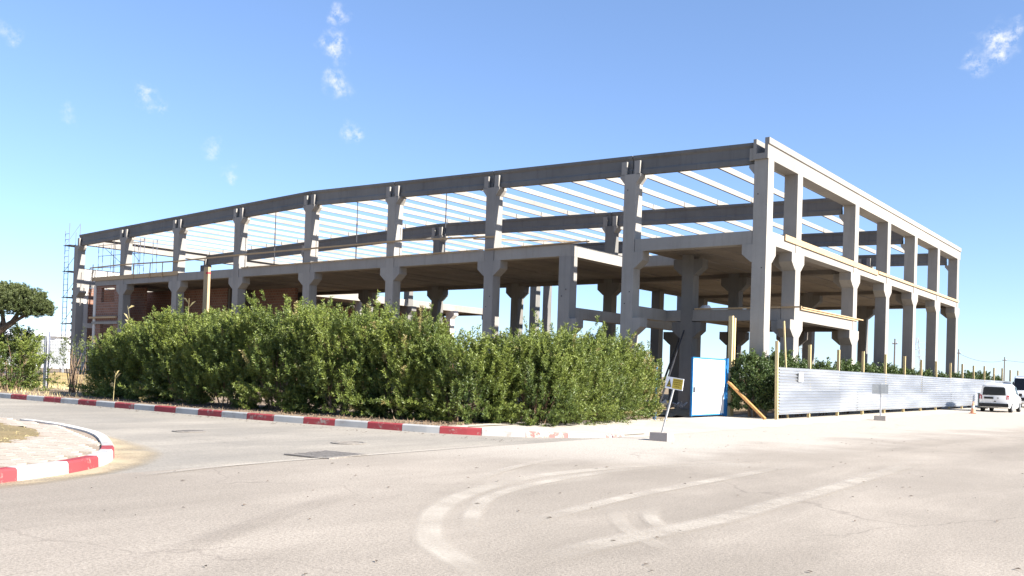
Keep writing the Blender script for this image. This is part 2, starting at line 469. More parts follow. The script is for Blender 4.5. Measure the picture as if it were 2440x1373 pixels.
# verge and building plot behind the kerb (gently uneven sheet)
vs, fs = [], []
rows = []
for i, p in enumerate(kp):
    if p.x > .3: break
    _, nrm = at_arc(kp, kt, kt[i])
    a = p + nrm * .165
    hz = .13 if a.x < .5 else max(.006, .13 - (a.x - .5) * .05)
    tx = a.x if a.x < -1 else -1 - (.5 if a.x > 1 else 0)
    end = Vector((tx, -7.6 if a.x > -1 else -8, 0))
    row = []
    for j in range(9):
        t = j / 8; q = a.lerp(end, t); q.z = hz * (1 - t) + .03 * t + (rnd.uniform(-.015, .03) if 0 < j < 8 else 0)
        row.append(q)
    rows.append(row)
for r_ in rows: vs += r_
for i in range(len(rows) - 1):
    for j in range(8):
        a = i * 9 + j; fs.append((a, a + 9, a + 10, a + 1))
tag(mesh('verge', vs, fs, 'verge_soil', smooth=True), kind='structure')
# dusty concrete forecourt in front of the gate and the fence
edge_ = [(3.42 + .14 * math.sin(k * 1.7) + .09 * math.sin(k * 4.3 + 1), -16.6 + k * .8) for k in range(0, 108)]
sheet('pavement', edge_ + [(3.4, 70), (-1.3, 70), (-1.3, -7.0), (-1.0, -8.6), (.2, -13.5), (1.0, -15.6), (2.2, -17.2)], .0005, 'dusty_concrete')
cp, cz = [], []
for i, p in enumerate(kp):
    if p.x < .1: continue
    _, nrm = at_arc(kp, kt, kt[i]); a = p + nrm * .165
    cp.append((a.x, a.y)); cz.append(max(.016, .15 - .047 * max(0, p.x)))
cp = cp[::-1] + [(-.35, -19.6), (-.6, -17.5), (-1.0, -14), (-1.25, -8.3), (-.9, -7.8), (1.2, -12.2), (2.95, -15.2)]
cz = cz[::-1] + [.145, .14, .10, .05, .03, .025, .02]
tag(mesh('corner_pavement', [(x, y, z) for (x, y), z in zip(cp, cz)], [tuple(range(len(cp)))], 'dusty_concrete'), kind='structure')

# traffic island -------------------------------------------------------------
IP = [(5.0, -44), (4.4, -38), (3.75, -34), (3.3, -32), (2.9, -31.0), (2.4, -30.28), (1.75, -29.7), (.6, -29.05), (-1.3, -28.2), (-3.0, -27.75), (-5.2, -27.5), (-9, -27.8), (-14, -28.4), (-30, -30)]
ip = smooth_path(IP); it = arc_table(ip)
isl = tag(empty('traffic_island'), kind='structure')
# ip runs with the island on its left-hand side
sr = min(range(len(ip)), key=lambda i: (ip[i].x - 2.86) ** 2 + (ip[i].y + 30.95) ** 2); sr = it[sr]
edges = [sr]
ISL = [(.85, 'red'), (1.05, 'white'), (.7, 'red'), (1.2, 'white'), (1.2, 'faded_white'), (1.2, 'faded_white'), (1.2, 'faded_white'), (1.2, 'faded_white'), (1.2, 'faded_white')]
s = sr
for ln, cl in ISL:
    kerb_stone('kerb_stone', ip, it, s, s + ln, 'kerb_' + cl, isl, .17, .17, .2, 1); s += ln
s = sr
for ln, cl in [(.92, 'white'), (1.2, 'red'), (1.2, 'white'), (1.2, 'red'), (1.2, 'white'), (1.2, 'red')]:
    kerb_stone('kerb_stone', ip, it, s - ln, s, 'kerb_' + cl, isl, .17, .17, .2, 1); s -= ln
poly = []
for i, p in enumerate(ip):
    _, nrm = at_arc(ip, it, it[i]); q = p + nrm * .19; poly.append((q.x, q.y))
poly += [(-30, -44)]
mesh('paving_bed', [(x, y, .135) for x, y in poly], [tuple(range(len(poly)))], 'paver_joint', isl)
PATCH = [(-.35, -30.6), (-1.0, -29.75), (-2.2, -29.0), (-3.6, -28.6), (-5.4, -28.55), (-7.4, -29.0), (-9, -30.6), (-8, -33), (-4, -34), (-1, -32.6)]
def inside(x, y, P):
    c = False; j = len(P) - 1
    for i in range(len(P)):
        if (P[i][1] > y) != (P[j][1] > y) and x < (P[j][0] - P[i][0]) * (y - P[i][1]) / (P[j][1] - P[i][1]) + P[i][0]: c = not c
        j = i
    return c
pp = smooth_path([(x, y) for x, y in PATCH + PATCH[:1]], 5)[:-1]
mesh('soil_patch', [(p.x, p.y, .150 + .02 * math.sin(i * 2.1)) for i, p in enumerate(pp)], [tuple(range(len(pp) - 1, -1, -1))], 'island_soil', isl)
paver_me = None; cnt = 0
PX, PY = .42, .21
ang = R(28)
cand = []
for i in range(-60, 60):
    for j in range(-90, 90):
        u = (i + (.5 if j % 2 else 0)) * PX; v = j * PY
        x = -.5 + u * math.cos(ang) - v * math.sin(ang); y = -30 + u * math.sin(ang) + v * math.cos(ang)
        if not inside(x, y, poly): continue
        if any((x - a) ** 2 + (y - b) ** 2 < .2 ** 2 for a, b in poly): continue
        if inside(x, y, [(p.x, p.y) for p in pp]): continue
        d = math.hypot(x - 15.17, y + 36.95)
        # only what the picture can show
        zz = (Vector((x, y, .14)) - cam.location); px = zz.dot(r2) / zz.dot(fwd) * 2145 + 1220
        if px < -25: continue
        cand.append((d, x, y))
cand.sort()
for d, x, y in cand[:300]:
    if paver_me is None:
        o = MB().box(-PX / 2 + .012, PX / 2 - .012, -PY / 2 + .012, PY / 2 - .012, 0, .05).build('paver', 'paver_stone', isl); paver_me = o.data
    else:
        o = link('paver', paver_me, 'paver_stone', isl)
    o.location = (x, y, .105 + rnd.uniform(-.003, .004)); o.rotation_euler = (0, 0, ang + rnd.uniform(-.015, .015))
if len(cand) > 300:
    mb = MB()
    for d, x, y in cand[300:]:
        c_, s_ = math.cos(ang), math.sin(ang)
        q = [(x + a * c_ - b * s_, y + a * s_ + b * c_) for a, b in ((-.198, -.093), (.198, -.093), (.198, .093), (-.198, .093))]
        mb.prism(q, .1, .155, 'z')
    mb.build('paver', 'paver_stone', isl)['kind'] = 'stuff'
# dead grass on the soil patch
vs, fs = [], []
for k in range(1500):
    x, y = rnd.uniform(-9, -.3), rnd.uniform(-33, -28.5)
    if not inside(x, y, PATCH): continue
    a = rnd.uniform(0, 6.3); h = rnd.uniform(.005, .03); b = len(vs)
    vs += [(x, y, .15), (x + .02 * math.cos(a), y + .02 * math.sin(a), .15), (x + rnd.uniform(-.05, .05), y + rnd.uniform(-.05, .05), .16 + h)]; fs.append((b, b + 1, b + 2))
tag(mesh('dead_grass', vs, fs, 'dry_reed', isl), kind='stuff')

# road seam, covers, drain
def mark_mat(name, col, amt):
    g = G(name, .95, .08)
    p = g.world()
    at = g.n.new('ShaderNodeAttribute'); at.attribute_name = 'fade'
    n = g.math('ADD', g.math('MULTIPLY', g.noise(p, 1.1, 3, .5), .6), g.math('MULTIPLY', g.noise(p, 30, 3, .7), .4))
    a = g.math('MULTIPLY', g.range(n, .28, .68), g.math('MULTIPLY', at.outputs['Fac'], amt))
    g.color(col); g.l.new(a, g.b.inputs['Alpha']); MAT[name] = g.m
mark_mat('dust_mark', (.52, .465, .39), .85)
mark_mat('rubber_mark', (.15, .125, .105), .16)
def tyre_mark(pts, wd, mat, z):
    P = smooth_path(pts, 6); vs = []; fade = []; n = len(P)
    for i, p in enumerate(P):
        d = (P[min(i + 1, n - 1)] - P[max(i - 1, 0)]).normalized(); q = Vector((-d.y, d.x, 0))
        e = min(1, i / 9, (n - 1 - i) / 9)
        for t, f in ((-.5, 0), (-.24, 1), (.24, 1), (.5, 0)):
            v = p + q * (t * wd * 1.2); vs.append((v.x, v.y, z)); fade.append(f * e)
    fs = [(4 * i + k, 4 * i + k + 1, 4 * i + k + 5, 4 * i + k + 4) for i in range(n - 1) for k in range(3)]
    o = mesh('tyre_mark', vs, fs, mat)
    at = o.data.attributes.new('fade', 'FLOAT', 'POINT'); at.data.foreach_set('value', fade)
    tag(o, kind='structure')
TM = [([(8.1, -20), (7.39, -22.1), (7.05, -23.8), (7.0, -26.0), (7.6, -28.1), (8.2, -29.26), (8.83, -30.1), (9.42, -30.71), (9.91, -31.04), (10.45, -31.34), (11, -31.58)], .34),
      ([(7.5, -22.5), (7.36, -24.19), (7.5, -26.23), (7.89, -27.85), (8.42, -28.85), (9.05, -29.7), (9.62, -30.27)], .24),
      ([(9.47, -27.39), (9.94, -28.22), (10.45, -28.83), (10.89, -29.21), (11.25, -29.48)], .22), ([(9.64, -26.78), (10.09, -27.74), (10.45, -28.25), (10.89, -28.72)], .22),
      ([(9.0, -20), (9.03, -22.19), (9.08, -24.81), (9.15, -26.71), (9.35, -28.42), (9.56, -29.82)], .26),
      ([(10.4, -16), (10.53, -19.46), (10.71, -23.49), (10.75, -25.58), (10.81, -27.6), (10.66, -29.78), (10.74, -30.76)], .36),
      ([(5.6, -22.8), (5.89, -24.53), (6.36, -25.96), (6.9, -27.11)], .2)]
for k, (pts_, wd_) in enumerate(TM): tyre_mark(pts_, wd_, 'dust_mark', .0 + .0015 * k)
tyre_mark([(6.5, -28.8), (6.94, -29.87), (7.6, -31.24), (8.24, -32.44), (8.59, -33.25), (8.8, -34)], .38, 'rubber_mark', .0115)
mark_mat('sand_stain', (.40, .325, .22), 1.0)
mark_mat('seam_dust', (.46, .41, .34), 1.0)
vs, fade = [], []
for i, p in enumerate(ip):
    _, nrm = at_arc(ip, it, it[i]); wdt = .45 + .35 * math.exp(-((p.x - .5) / 1.6) ** 2)
    for t, f in ((-.05, 1.5), (.5, 1.3), (1.0, 0)):
        q = p - nrm * (wdt * t); vs.append((q.x, q.y, .006)); fade.append(f)
n_ = len(ip)
o = mesh('gutter_sand', vs, [(3 * i + k, 3 * i + k + 1, 3 * i + k + 4, 3 * i + k + 3) for i in range(n_ - 1) for k in range(2)], 'sand_stain')
o.data.attributes.new('fade', 'FLOAT', 'POINT').data.foreach_set('value', fade); tag(o, kind='structure')
tyre_mark([(3.6, -30.3), (3.35, -29.2), (3.2, -28.1), (3.14, -27.0), (3.16, -25.8), (3.1, -23.5), (3.05, -21.4)], .14, 'seam_dust', .013)
def cover(loc, rad, label):
    o = empty('manhole_cover', loc, rnd.uniform(0, 1), label, 'manhole cover', 'manhole covers in the side road')
    m = MB()
    seg = 28; ring = []
    for rr, z in ((rad, 0), (rad, .012), (rad * .86, .012), (rad * .86, .002)):
        ring.append([(rr * math.cos(2 * math.pi * k / seg), rr * math.sin(2 * math.pi * k / seg), z) for k in range(seg)])
    vs = [v for r_ in ring for v in r_]
    fs = [(j * seg + k, j * seg + (k + 1) % seg, (j + 1) * seg + (k + 1) % seg, (j + 1) * seg + k) for j in range(3) for k in range(seg)]
    m.add(vs, fs); m.build('frame', 'cast_iron', o)
    m = MB().cyl((0, 0, -.01), rad * .82, .018, 28)
    for a in range(-3, 4):
        m.box(-rad * .55, rad * .55, a * rad * .17 - .012, a * rad * .17 + .012, .008, .014)
    m.build('lid', 'cast_iron', o)
cover((.95, -24.15, -.006), .36, 'round iron manhole cover nearest the street corner')
cover((-3.25, -25.2, -.006), .36, 'round iron manhole cover farther down the side road')
dr = empty('drain_grate', (2.68, -26.22, -.004), R(8), 'square rusty drain grate set in the road at the joint', 'drain grate')
m = MB(); m.box(-.52, .52, -.52, -.46, 0, .02).box(-.52, .52, .46, .52, 0, .02).box(-.52, -.46, -.459, .459, 0, .02).box(.46, .52, -.459, .459, 0, .02); m.build('frame', 'cast_iron', dr)
MB().box(-.458, .458, -.458, .458, -.002, .003).build('pit', 'bark', dr)
for k in range(9): MB().box(-.455, .455, -.43 + k * .1, -.37 + k * .1, .004, .018).build('grate_bar', 'cast_iron', dr)

# ------------------------------------------------------------------ the building
ZB, ZT = 7.45, 8.03
W = .63
CX = [0, -6.50, -15.05, -22.55, -30.05, -37.55, -45.05, -52.55, -60.05]     # right arris of the facade columns
CC = [x - W / 2 for x in CX]
RIDGE = CC[4]
def gtop(x): return 12.69 - .0265 * abs(x - RIDGE)
YL = [.315, 12.3, 24.48, 36.66]                                             # girder lines (centres)
RY = [3.81, 12.3, 18.39, 24.48, 30.57, 36.66]
bld = empty('concrete_frame_building', (0, 0, 0), 0, 'unfinished two-storey grey precast concrete frame building with open roof beams', 'building')

def column(x, y, ztop, corb=(), fork=False, wx=W, mat='precast_concrete'):
    h = wx / 2
    c = MB().box(x - h, x + h, y - W / 2, y + W / 2, -.3, ztop).build('column', mat, bld)
    for (zc, dirs) in corb:
        for d in dirs:
            a, b = .45, .36
            pr = [(h - .001, zc), (h + .47, zc), (h + .47, zc - .42), (h + .05, zc - .78), (h - .001, zc - .78)]
            m = MB()
            if d == '-x': m.prism([(x - p, z) for p, z in pr], y - W / 2 + .004, y + W / 2 - .004, 'y')
            if d == '+x': m.prism([(x + p, z) for p, z in pr][::-1], y - W / 2 + .004, y + W / 2 - .004, 'y')
            if d == '+y': m.prism([(y + p, z) for p, z in pr], x - h + .004, x + h - .004, 'x')
            if d == '-y': m.prism([(y - p, z) for p, z in pr], x - h + .004, x + h - .004, 'x')
            m.build('corbel', mat, c)
    return c
def head(c, x, y, zt, sides=(-1, 1), prongs=True):
    """column head: small brackets with an upright fork that holds the girder ends"""
    for s_ in sides:
        pr = [(W / 2 - .001, zt), (W / 2 + .24, zt), (W / 2 + .24, zt - .14), (W / 2 + .02, zt - .42), (W / 2 - .001, zt - .42)]
        MB().prism([(x + s_ * p, z) for p, z in pr][::(-1 if s_ > 0 else 1)], y - W / 2 + .003, y + W / 2 - .003, 'y').build('bracket', 'precast_concrete', c)
        if prongs:
            for (ya, yb) in ((y - W / 2 + .003, y - W / 2 + .13), (y + W / 2 - .13, y + W / 2 - .003)):
                xa, xb = sorted((x + s_ * .21, x + s_ * .50))
                MB().box(xa, xb, ya, yb, zt - .02, zt + .62).build('fork_prong', 'precast_concrete', c)
def girder(x0, x1, y, drop=0, dark=False):
    """sloping I-girder along x"""
    prof = [(-.13, 0), (.13, 0), (.13, .20), (.075, .30), (.075, .70), (.15, .80), (.15, .92), (-.15, .92), (-.15, .80), (-.075, .70), (-.075, .30), (-.13, .20)]
    vs = []
    for x in (x0, x1):
        zt = gtop(x) - drop - .92
        vs += [(x, y + a, zt + b) for a, b in prof]
    n = len(prof)
    fs = [tuple(range(n - 1, -1, -1)), tuple(range(n, 2 * n))] + [(i, (i + 1) % n, (i + 1) % n + n, i + n) for i in range(n)]
    if x1 > x0: fs = [f[::-1] for f in fs]
    return mesh('roof_girder', vs, fs, 'weathered_shade_concrete', bld)

# street facade columns and roof girders
for i, x in enumerate(CC):
    if i == 0:
        c = column(x, .315, 11.09, [(ZB, ('-x', '+y'))])
        head(c, x, .315, gtop(x) - .98, (-1,), False)
        MB().box(x - .55, x - .23, .004, .62, 11.091, 11.62).build('girder_seat', 'precast_concrete', c)
    else:
        zt = gtop(x) - .92
        dirs = ('-x', '+x') if 1 < i < 8 else ('+x',)
        c = column(x, .315, zt, [(ZB, dirs)] + ([(4.32, ('+x',))] if i == 1 else []))
        head(c, x, .315, zt, (-1, 1) if i < 8 else (1,))
for i in range(8):
    girder(CC[i] - (.02 if i else .32), CC[i + 1] + (.02 if i < 7 else .1), .315)
# floor beams on the street facade, each seated on its corbels
def beam_x(x0, x1, y, z0=ZB, z1=ZT, wd=.56, mat='precast_concrete', name='floor_beam'):
    return MB().box(min(x0, x1), max(x0, x1), y - wd / 2, y + wd / 2, z0 + .004, z1).build(name, mat, bld)
def beam_y(y0, y1, x, z0=ZB, z1=ZT, wd=.56, mat='precast_concrete', name='floor_beam'):
    return MB().box(x - wd / 2, x + wd / 2, min(y0, y1), max(y0, y1), z0 + .004, z1).build(name, mat, bld)
beam_x(CX[0] - W - .028, CX[1] + .028, .30)
beam_x(CX[2] + .028, -10.13, .30)
for i in range(2, 7): beam_x(CX[i] - W - .028, CX[i + 1] + .028, .30)
beam_x(CX[7] - W - .028, -57.0, .30)
# slim column at the corner of the recess
c = column(-10.13 - .34, .34, ZB, [(4.32, ('+x',))], wx=.68)
# side beam of the recess, catching the sun
beam_y(.60, 5.4, -10.13 - .28); beam_x(-10.4, -6.9, 5.7)
# interior and rear columns
for i in range(1, 9):
    x = CC[i]
    for j, y in enumerate(YL[1:]):
        tall = (i % 2 == 0) or j == 2
        if i in (3, 5, 7) and j == 1: continue
        floor = (j == 0) or i <= 2 or i >= 6
        if not tall and not floor: continue
        corb = [(ZB, ('-x', '+x'))] if floor else []
        zt = gtop(x) - .3 - .92 if tall else ZT - .02
        c = column(x, y, zt, corb, mat='weathered_shade_concrete')  # darker concrete paints the interior shade into these columns
        if tall: head(c, x, y, zt, (-1, 1) if i < 8 else (1,))
for y in YL[1:]:
    for i in range(0, 8, 2):
        girder(CC[i] - (.02 if i else .5), CC[i + 2] + (.02 if i < 6 else .1), y, .3)
c = column(-5.45, 3.81, ZT - .01, [(ZB, ('-x', '+x')), (4.32, ('-x', '+x'))], mat='weathered_shade_concrete')  # shade under the slab painted into the column colour
column(CC[2] + .1, 18.4, ZB, [], mat='weathered_shade_concrete')  # same painted-in shade as the other inner columns
# side facade
for k, y in enumerate(RY):
    gl = k in (1, 3, 5)
    c = column(-W / 2, y, 11.09, [(ZB, ('-y', '+y')), ] + ([(ZB - .02, ('-x',))] if gl or k == 0 else []) + ([(4.38, ('-y', '+y') if k < 2 else ()), (4.36, ('-x',))] if k < 2 else []))
    if gl: head(c, -W / 2, y, gtop(0) - .3 - .95, (-1,), False)
ys = [.63] + [v for y in RY for v in (y - W / 2, y + W / 2)]
for a, b in zip(ys[0::2], ys[1::2]): beam_y(a + .028, b - .028, -.30)
# gutter beams along both gable sides: deep face, open channel, projecting lip
def gutter(x, sgn, y0, y1):
    pr = [(0, 11.094), (0, 11.70), (.06, 11.72), (.06, 11.99), (-.14, 11.99), (-.14, 11.34), (-.52, 11.34), (-.52, 11.97), (-.66, 11.97), (-.66, 11.094)]
    pts = [(x + sgn * a, b) for a, b in pr]
    return MB().prism(pts if sgn > 0 else pts[::-1], y0, y1, 'y').build('gutter_beam', 'precast_concrete', bld)
gy = [-.1, 3.81, 12.3, 18.39, 24.48, 30.57, 37.3]
for a, b in zip(gy, gy[1:]):
    gutter(0, 1, a + .004, b - .004)
gw = [.7, 12.3, 24.48, 37.3]
for a, b in zip(gw, gw[1:]): gutter(-60.68, -1, a + .004, b - .004)
# purlins between the girders
for k in range(28):
    x = -1.75 - 2.15 * k
    for j in range(3):
        y0 = YL[j] + (.16 if j == 0 else .03); y1 = YL[j + 1] - .03
        z = gtop(x)
        m = MB()
        pr = [(x - .055, z - .22), (x + .055, z - .22), (x + .075, z + .045), (x - .075, z + .045)]
        vs = [(p, y0, q) for p, q in pr] + [(p, y1, q) for p, q in pr]
        m.add(vs, [(0, 1, 2, 3), (7, 6, 5, 4), (0, 4, 5, 1), (1, 5, 6, 2), (2, 6, 7, 3), (3, 7, 4, 0)])
        m.build('purlin', 'precast_concrete', bld)
# floor of hollow-core planks on the beams
def planks(x0, x1, y0, y1, z, n=None, mat='soffit_concrete'):
    n = n or max(1, round(abs(x1 - x0) / 1.2)); wd = (x1 - x0) / n
    for i in range(n):
        dz = rnd.uniform(-.02, .02)
        a, b = x0 + wd * i + .042, x0 + wd * (i + 1) - .042
        MB().prism([(a, z + dz), (b, z + dz), (b, z + .09 + dz), (b - .012, z + .2 + dz), (a + .012, z + .2 + dz), (a, z + .09 + dz)][::-1], y0, y1, 'y').build('floor_plank', mat, bld)
planks(-56.9, -10.2, .60, 12.0, ZB + .22)
planks(-6.9, -.62, .60, 12.0, ZB + .22); planks(-10.2, -6.9, 6.0, 12.0, ZB + .22)
planks(-15.3, -.62, 12.6, 24.2, ZB + .22); planks(-15.3, -.62, 24.8, 36.4, ZB + .22)
planks(-60.0, -45.4, 12.6, 24.2, ZB + .22, 10); planks(-60.0, -45.4, 24.8, 36.4, ZB + .22, 10)
for y in YL[1:]:
    xs = [0] + [CC[i] for i in (1, 2)]
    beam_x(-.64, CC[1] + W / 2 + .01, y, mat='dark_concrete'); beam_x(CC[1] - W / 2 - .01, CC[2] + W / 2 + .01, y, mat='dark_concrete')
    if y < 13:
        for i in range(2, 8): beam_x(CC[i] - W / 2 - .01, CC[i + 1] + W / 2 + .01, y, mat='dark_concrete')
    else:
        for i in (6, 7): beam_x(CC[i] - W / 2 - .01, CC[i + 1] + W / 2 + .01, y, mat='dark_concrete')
for a, b in ((12.62, 24.1), (24.8, 36.3)):
    beam_y(a, b, CC[2], mat='dark_concrete'); beam_y(a, b, CC[6], ZB, ZT + .04)
beam_x(-57.4, -60.05, .30 + 12.0 - .02, ZB, ZT)
beam_y(.7, 12.0, -56.72, ZB, ZT - .006)
# low mezzanine in the corner
MZ0, MZ1 = 4.37, 4.92
beam_x(-.66, -6.6, 3.78, MZ0, MZ1, .52, 'precast_concrete', 'mezzanine_beam')
beam_y(4.14, 11.97, -.30, MZ0, MZ1, .56, 'precast_concrete', 'mezzanine_beam')
beam_y(.64, 3.5, -6.83, MZ0, MZ1 + .01, .5, 'precast_concrete', 'mezzanine_beam')
beam_y(.70, 11.9, -10.5, MZ0, MZ1 + .006, .5, 'precast_concrete', 'mezzanine_beam')
beam_x(-.66, -6.5, 12.3, MZ0 - .05, MZ1, .5, 'dark_concrete', 'mezzanine_beam')
planks(-6.5, -.6, 4.05, 12.03, MZ0 + .2, 5)
for x in (-6.83, -10.5, -3.4):
    column(x, 12.3, MZ0 - .06, [(MZ0 - .062, ('-x', '+x'))], mat='dark_concrete')
# brick infill and plastered walls at the far left end
def brick_front():
    m = MB()
    X0, X1, yf, yb = -56.9, CX[7] - W - .02, .10, .34
    a, b = -56.1, -54.05
    m.box(X0, a, yf, yb, 0, ZB - .01).box(b, X1, yf, yb, 0, ZB - .01)
    m.box(a, b, yf, yb, 4.52, 6.12).box(a, b, yf, yb, 0, 2.6)
    m.box(a, b, yf, yb, 7.28, ZB - .01)
    return m.build('brick_wall', 'brick', bld)
brick_front()
MB().box(-59.9, CX[7] - W, 2.2, 2.4, 0, ZB - .02).build('brick_wall', 'brick', bld)  # added behind the window to hide sunlit bricks and keep the opening dark
MB().box(-57.2, -56.86, .02, .5, 0, ZB).build('pier', 'render_plaster', bld)
MB().box(-57.3, -53.3, -.02, .45, 4.34, 4.55).build('lintel', 'precast_concrete', bld)
MB().box(-57.6, -53.4, -.12, .02, 4.80, 4.95).build('formwork_board', 'timber', bld)
MB().box(-60.0, CX[7] - W, 5.0, 5.24, 0, ZB - .02).build('brick_wall', 'brick', bld)
MB().box(CX[7], -46.0, 5.0, 5.24, 0, ZB - .02).build('brick_wall', 'brick', bld)
m = MB().box(-45.6, -40.2, 7.0, 7.24, 0, ZB - .02); m.build('brick_wall', 'brick', bld)
MB().box(-45.9, -45.65, 5.0, 7.2, 0, ZB - .02).build('pier', 'dark_concrete', bld)
MB().box(-52.3, -51.7, 4.85, 5.0, 0, 3.6).build('pier', 'render_plaster', bld)
MB().box(-60.5, -60.1, .64, 1.05, 0, 7.55).build('plaster_strip', 'render_plaster', bld)
MB().box(-60.5, -60.12, 1.05, 12.0, 0, 7.5).build('brick_wall', 'brick', bld)
MB().box(-60.55, -60.08, .62, 12.0, 7.55, 8.0).build('floor_beam', 'precast_concrete', bld)
MB().box(-60.4, -60.06, .64, 12.0, 8.0, 9.1).build('parapet', 'render_plaster', bld)
MB().box(-60.5, -60.05, .64, 12.0, 4.1, 4.5).build('ring_beam', 'render_plaster', bld)
for k in range(17):                                                          # toothed brick ends left of the last column
    MB().box(-61.05 + .16 * (k % 2), -60.70, .10, .34, 2.6 + k * .29, 2.6 + k * .29 + .2).build('brick', 'brick', bld)
MB().box(-50.3, -50.0, 14, 35.8, 0, 7.2).build('brick_wall', 'brick', bld)
for y in (18.4, 30.5):
    column(CC[6], y, ZB, [(ZB, ('+x',))], mat='render_plaster')

for x, zs in [(CC[i], (5.0, 5.55)) for i in range(1, 8)] + [(-10.47, (5.45, 5.78)), (CC[1], (10.4,)), (CC[0], (9.6, 6.4))]:
    for k, z in enumerate(zs): MB().cyl((x + (.13 if k else -.12), -.004, z), .03, .02, 12, axis='y').build('sleeve_hole', 'dark_metal', bld)
for y, zs in [(y, (5.2, 9.9)) for y in RY] + [(.315, (10.1, 9.2))]:
    for k, z in enumerate(zs): MB().cyl((-.016, y + (.1 if k else -.1), z), .028, .02, 12, axis='x').build('sleeve_hole', 'dark_metal', bld)
# props and timber on the building ------------------------------------------------
for k, (x, y, lab) in enumerate([(-55.6, .75, 'thin dark prop below the roof in the leftmost facade bay'), (-34.67, .75, 'thin dark prop just left of the ridge column'),
        (-26.62, .75, 'thin dark prop in the first bay right of the ridge column'), (-19.25, .75, 'thin dark prop two bays right of the ridge column')]):
    o = empty('steel_prop', (x, y, ZB + .42), 0, lab, 'prop', 'thin props between upper floor and roof')
    h = gtop(x) - .6 - (ZB + .42)
    MB().cyl((0, 0, 0), .035, h * .62, 8).build('outer_tube', 'dark_metal', o)
    MB().cyl((0, 0, h * .62), .026, h * .38, 8).build('inner_tube', 'dark_metal', o)
    MB().box(-.08, .08, -.08, .08, -.004, .01).build('base_plate', 'dark_metal', o)
def board(name, p, q, wd, h, label, cat='board', mat='timber', group=None):
    p = Vector(p); q = Vector(q)
    o = MB().bar(Vector((0, 0, 0)), q - p, wd, h).build(name, mat); o.location = p
    return tag(o, label, cat, group)
board('timber_board', (-15.6, -.03, ZT + .03), (-9.05, -.02, ZT + .06), .16, .055, 'long timber board overhanging the corner of the floor recess')
board('timber_board', (-37.2, -.02, ZT + .03), (-15.8, -.03, ZT + .03), .12, .05, 'long timber board along the middle of the upper floor edge')
board('timber_board', (-57.4, -.05, ZT - .02), (-44.9, -.05, ZT - .0), .05, .30, 'upright formwork board along the left end of the upper floor edge')
board('timber_board', (.03, 2.05, ZT - .06), (.03, 16.2, ZT - .16), .05, .27, 'wide fresh formwork board on the sunlit side floor edge nearest the corner')
board('timber_board', (.04, 16.3, ZT - .1), (.04, 36.9, ZT - .1), .05, .15, 'narrow board continuing along the sunlit side floor edge to the far end')
board('timber_board', (.04, 4.3, MZ1 + .09), (.04, 13.45, MZ1 + .09), .16, .05, 'upper board on the sunlit mezzanine edge beam')
board('timber_board', (.02, 4.2, MZ1 + .02), (.02, 12.7, MZ1 + .02), .10, .08, 'lower board on the sunlit mezzanine edge beam')
board('timber_board', (-5.0, 3.5, MZ1 + .04), (.35, 3.46, MZ1 + .05), .12, .07, 'brown board lying on the shaded mezzanine front beam')
rail = empty('timber_guard_rail', (0, -.02, ZT), 0, 'timber guard rail along the left half of the upper floor edge', 'guard rail')
rp = [(-57.6, .92), (-53.2, .98), (-45.2, .86), (-37.5, .92), (-32.5, .92), (-21.2, .9), (-15.2, .68)]
for (xa, za), (xb, zb) in zip(rp, rp[1:]): MB().bar((xa - .2, -.04 if xa < -38 else -.05, za), (xb + .2, -.045, zb), .05, .10).build('rail', 'timber', rail)
for x, h in ((-57.25, 1.2), (-51.0, .95), (-48.6, .95), (-46.9, .9)): MB().bar((x, -.09, -.25), (x + .05, -.09, h), .05, .05).build('post', 'timber', rail)
board('timber_plank', (-16.5, .0, ZT + .66), (-11.4, 3.2, ZT + .62), .10, .05, 'plank slanting back across the upper floor beside the recess')

# scaffold tower left of the building
sc = empty('scaffold_tower', (-61.55, .2, 0), 0, 'slim steel scaffold ladder tower at the left end of the building', 'scaffold')
H = 12.3
for (x, y) in ((-.35, -.4), (.35, -.4), (-.35, .5), (.35, .5)): MB().cyl((x, y, 0), .028, H + (.6 if x > 0 else 0), 8).build('standard', 'scaffold_steel', sc)
for k in range(25):
    z = .5 + k * .48
    MB().bar((-.35, -.4, z), (.35, -.4, z), .035).build('rung', 'scaffold_steel', sc)
for z in (2.2, 4.4, 6.6, 8.8, 11):
    MB().box(-.45, .85, -.5, .6, z, z + .05).build('platform', 'dark_metal', sc)
    MB().bar((-.35, -.42, z), (.35, .52, z + 2.0), .03).build('brace', 'scaffold_steel', sc)
sf = empty('scaffolding', (-57.5, 1.6, ZT + .2), 0, 'steel scaffold frame standing on the upper floor at its left end', 'scaffold')
for x in (-2.2, -1.5, 1.6, 2.2, 4.4, 5.0):
    for y in (0, 1.1): MB().cyl((x, y, 0), .025, 3.1, 7).build('standard', 'scaffold_steel', sf)
for z in (1.0, 2.0, 2.9):
    MB().bar((-2.2, 0, z), (5.0, 0, z - .1), .04).build('ledger', 'scaffold_steel', sf)
MB().bar((-1.5, 0, 2.8), (1.6, 0, 1.2), .035).build('brace', 'scaffold_steel', sf); MB().bar((2.2, 0, 2.8), (4.4, 0, 1.2), .035).build('brace', 'scaffold_steel', sf)

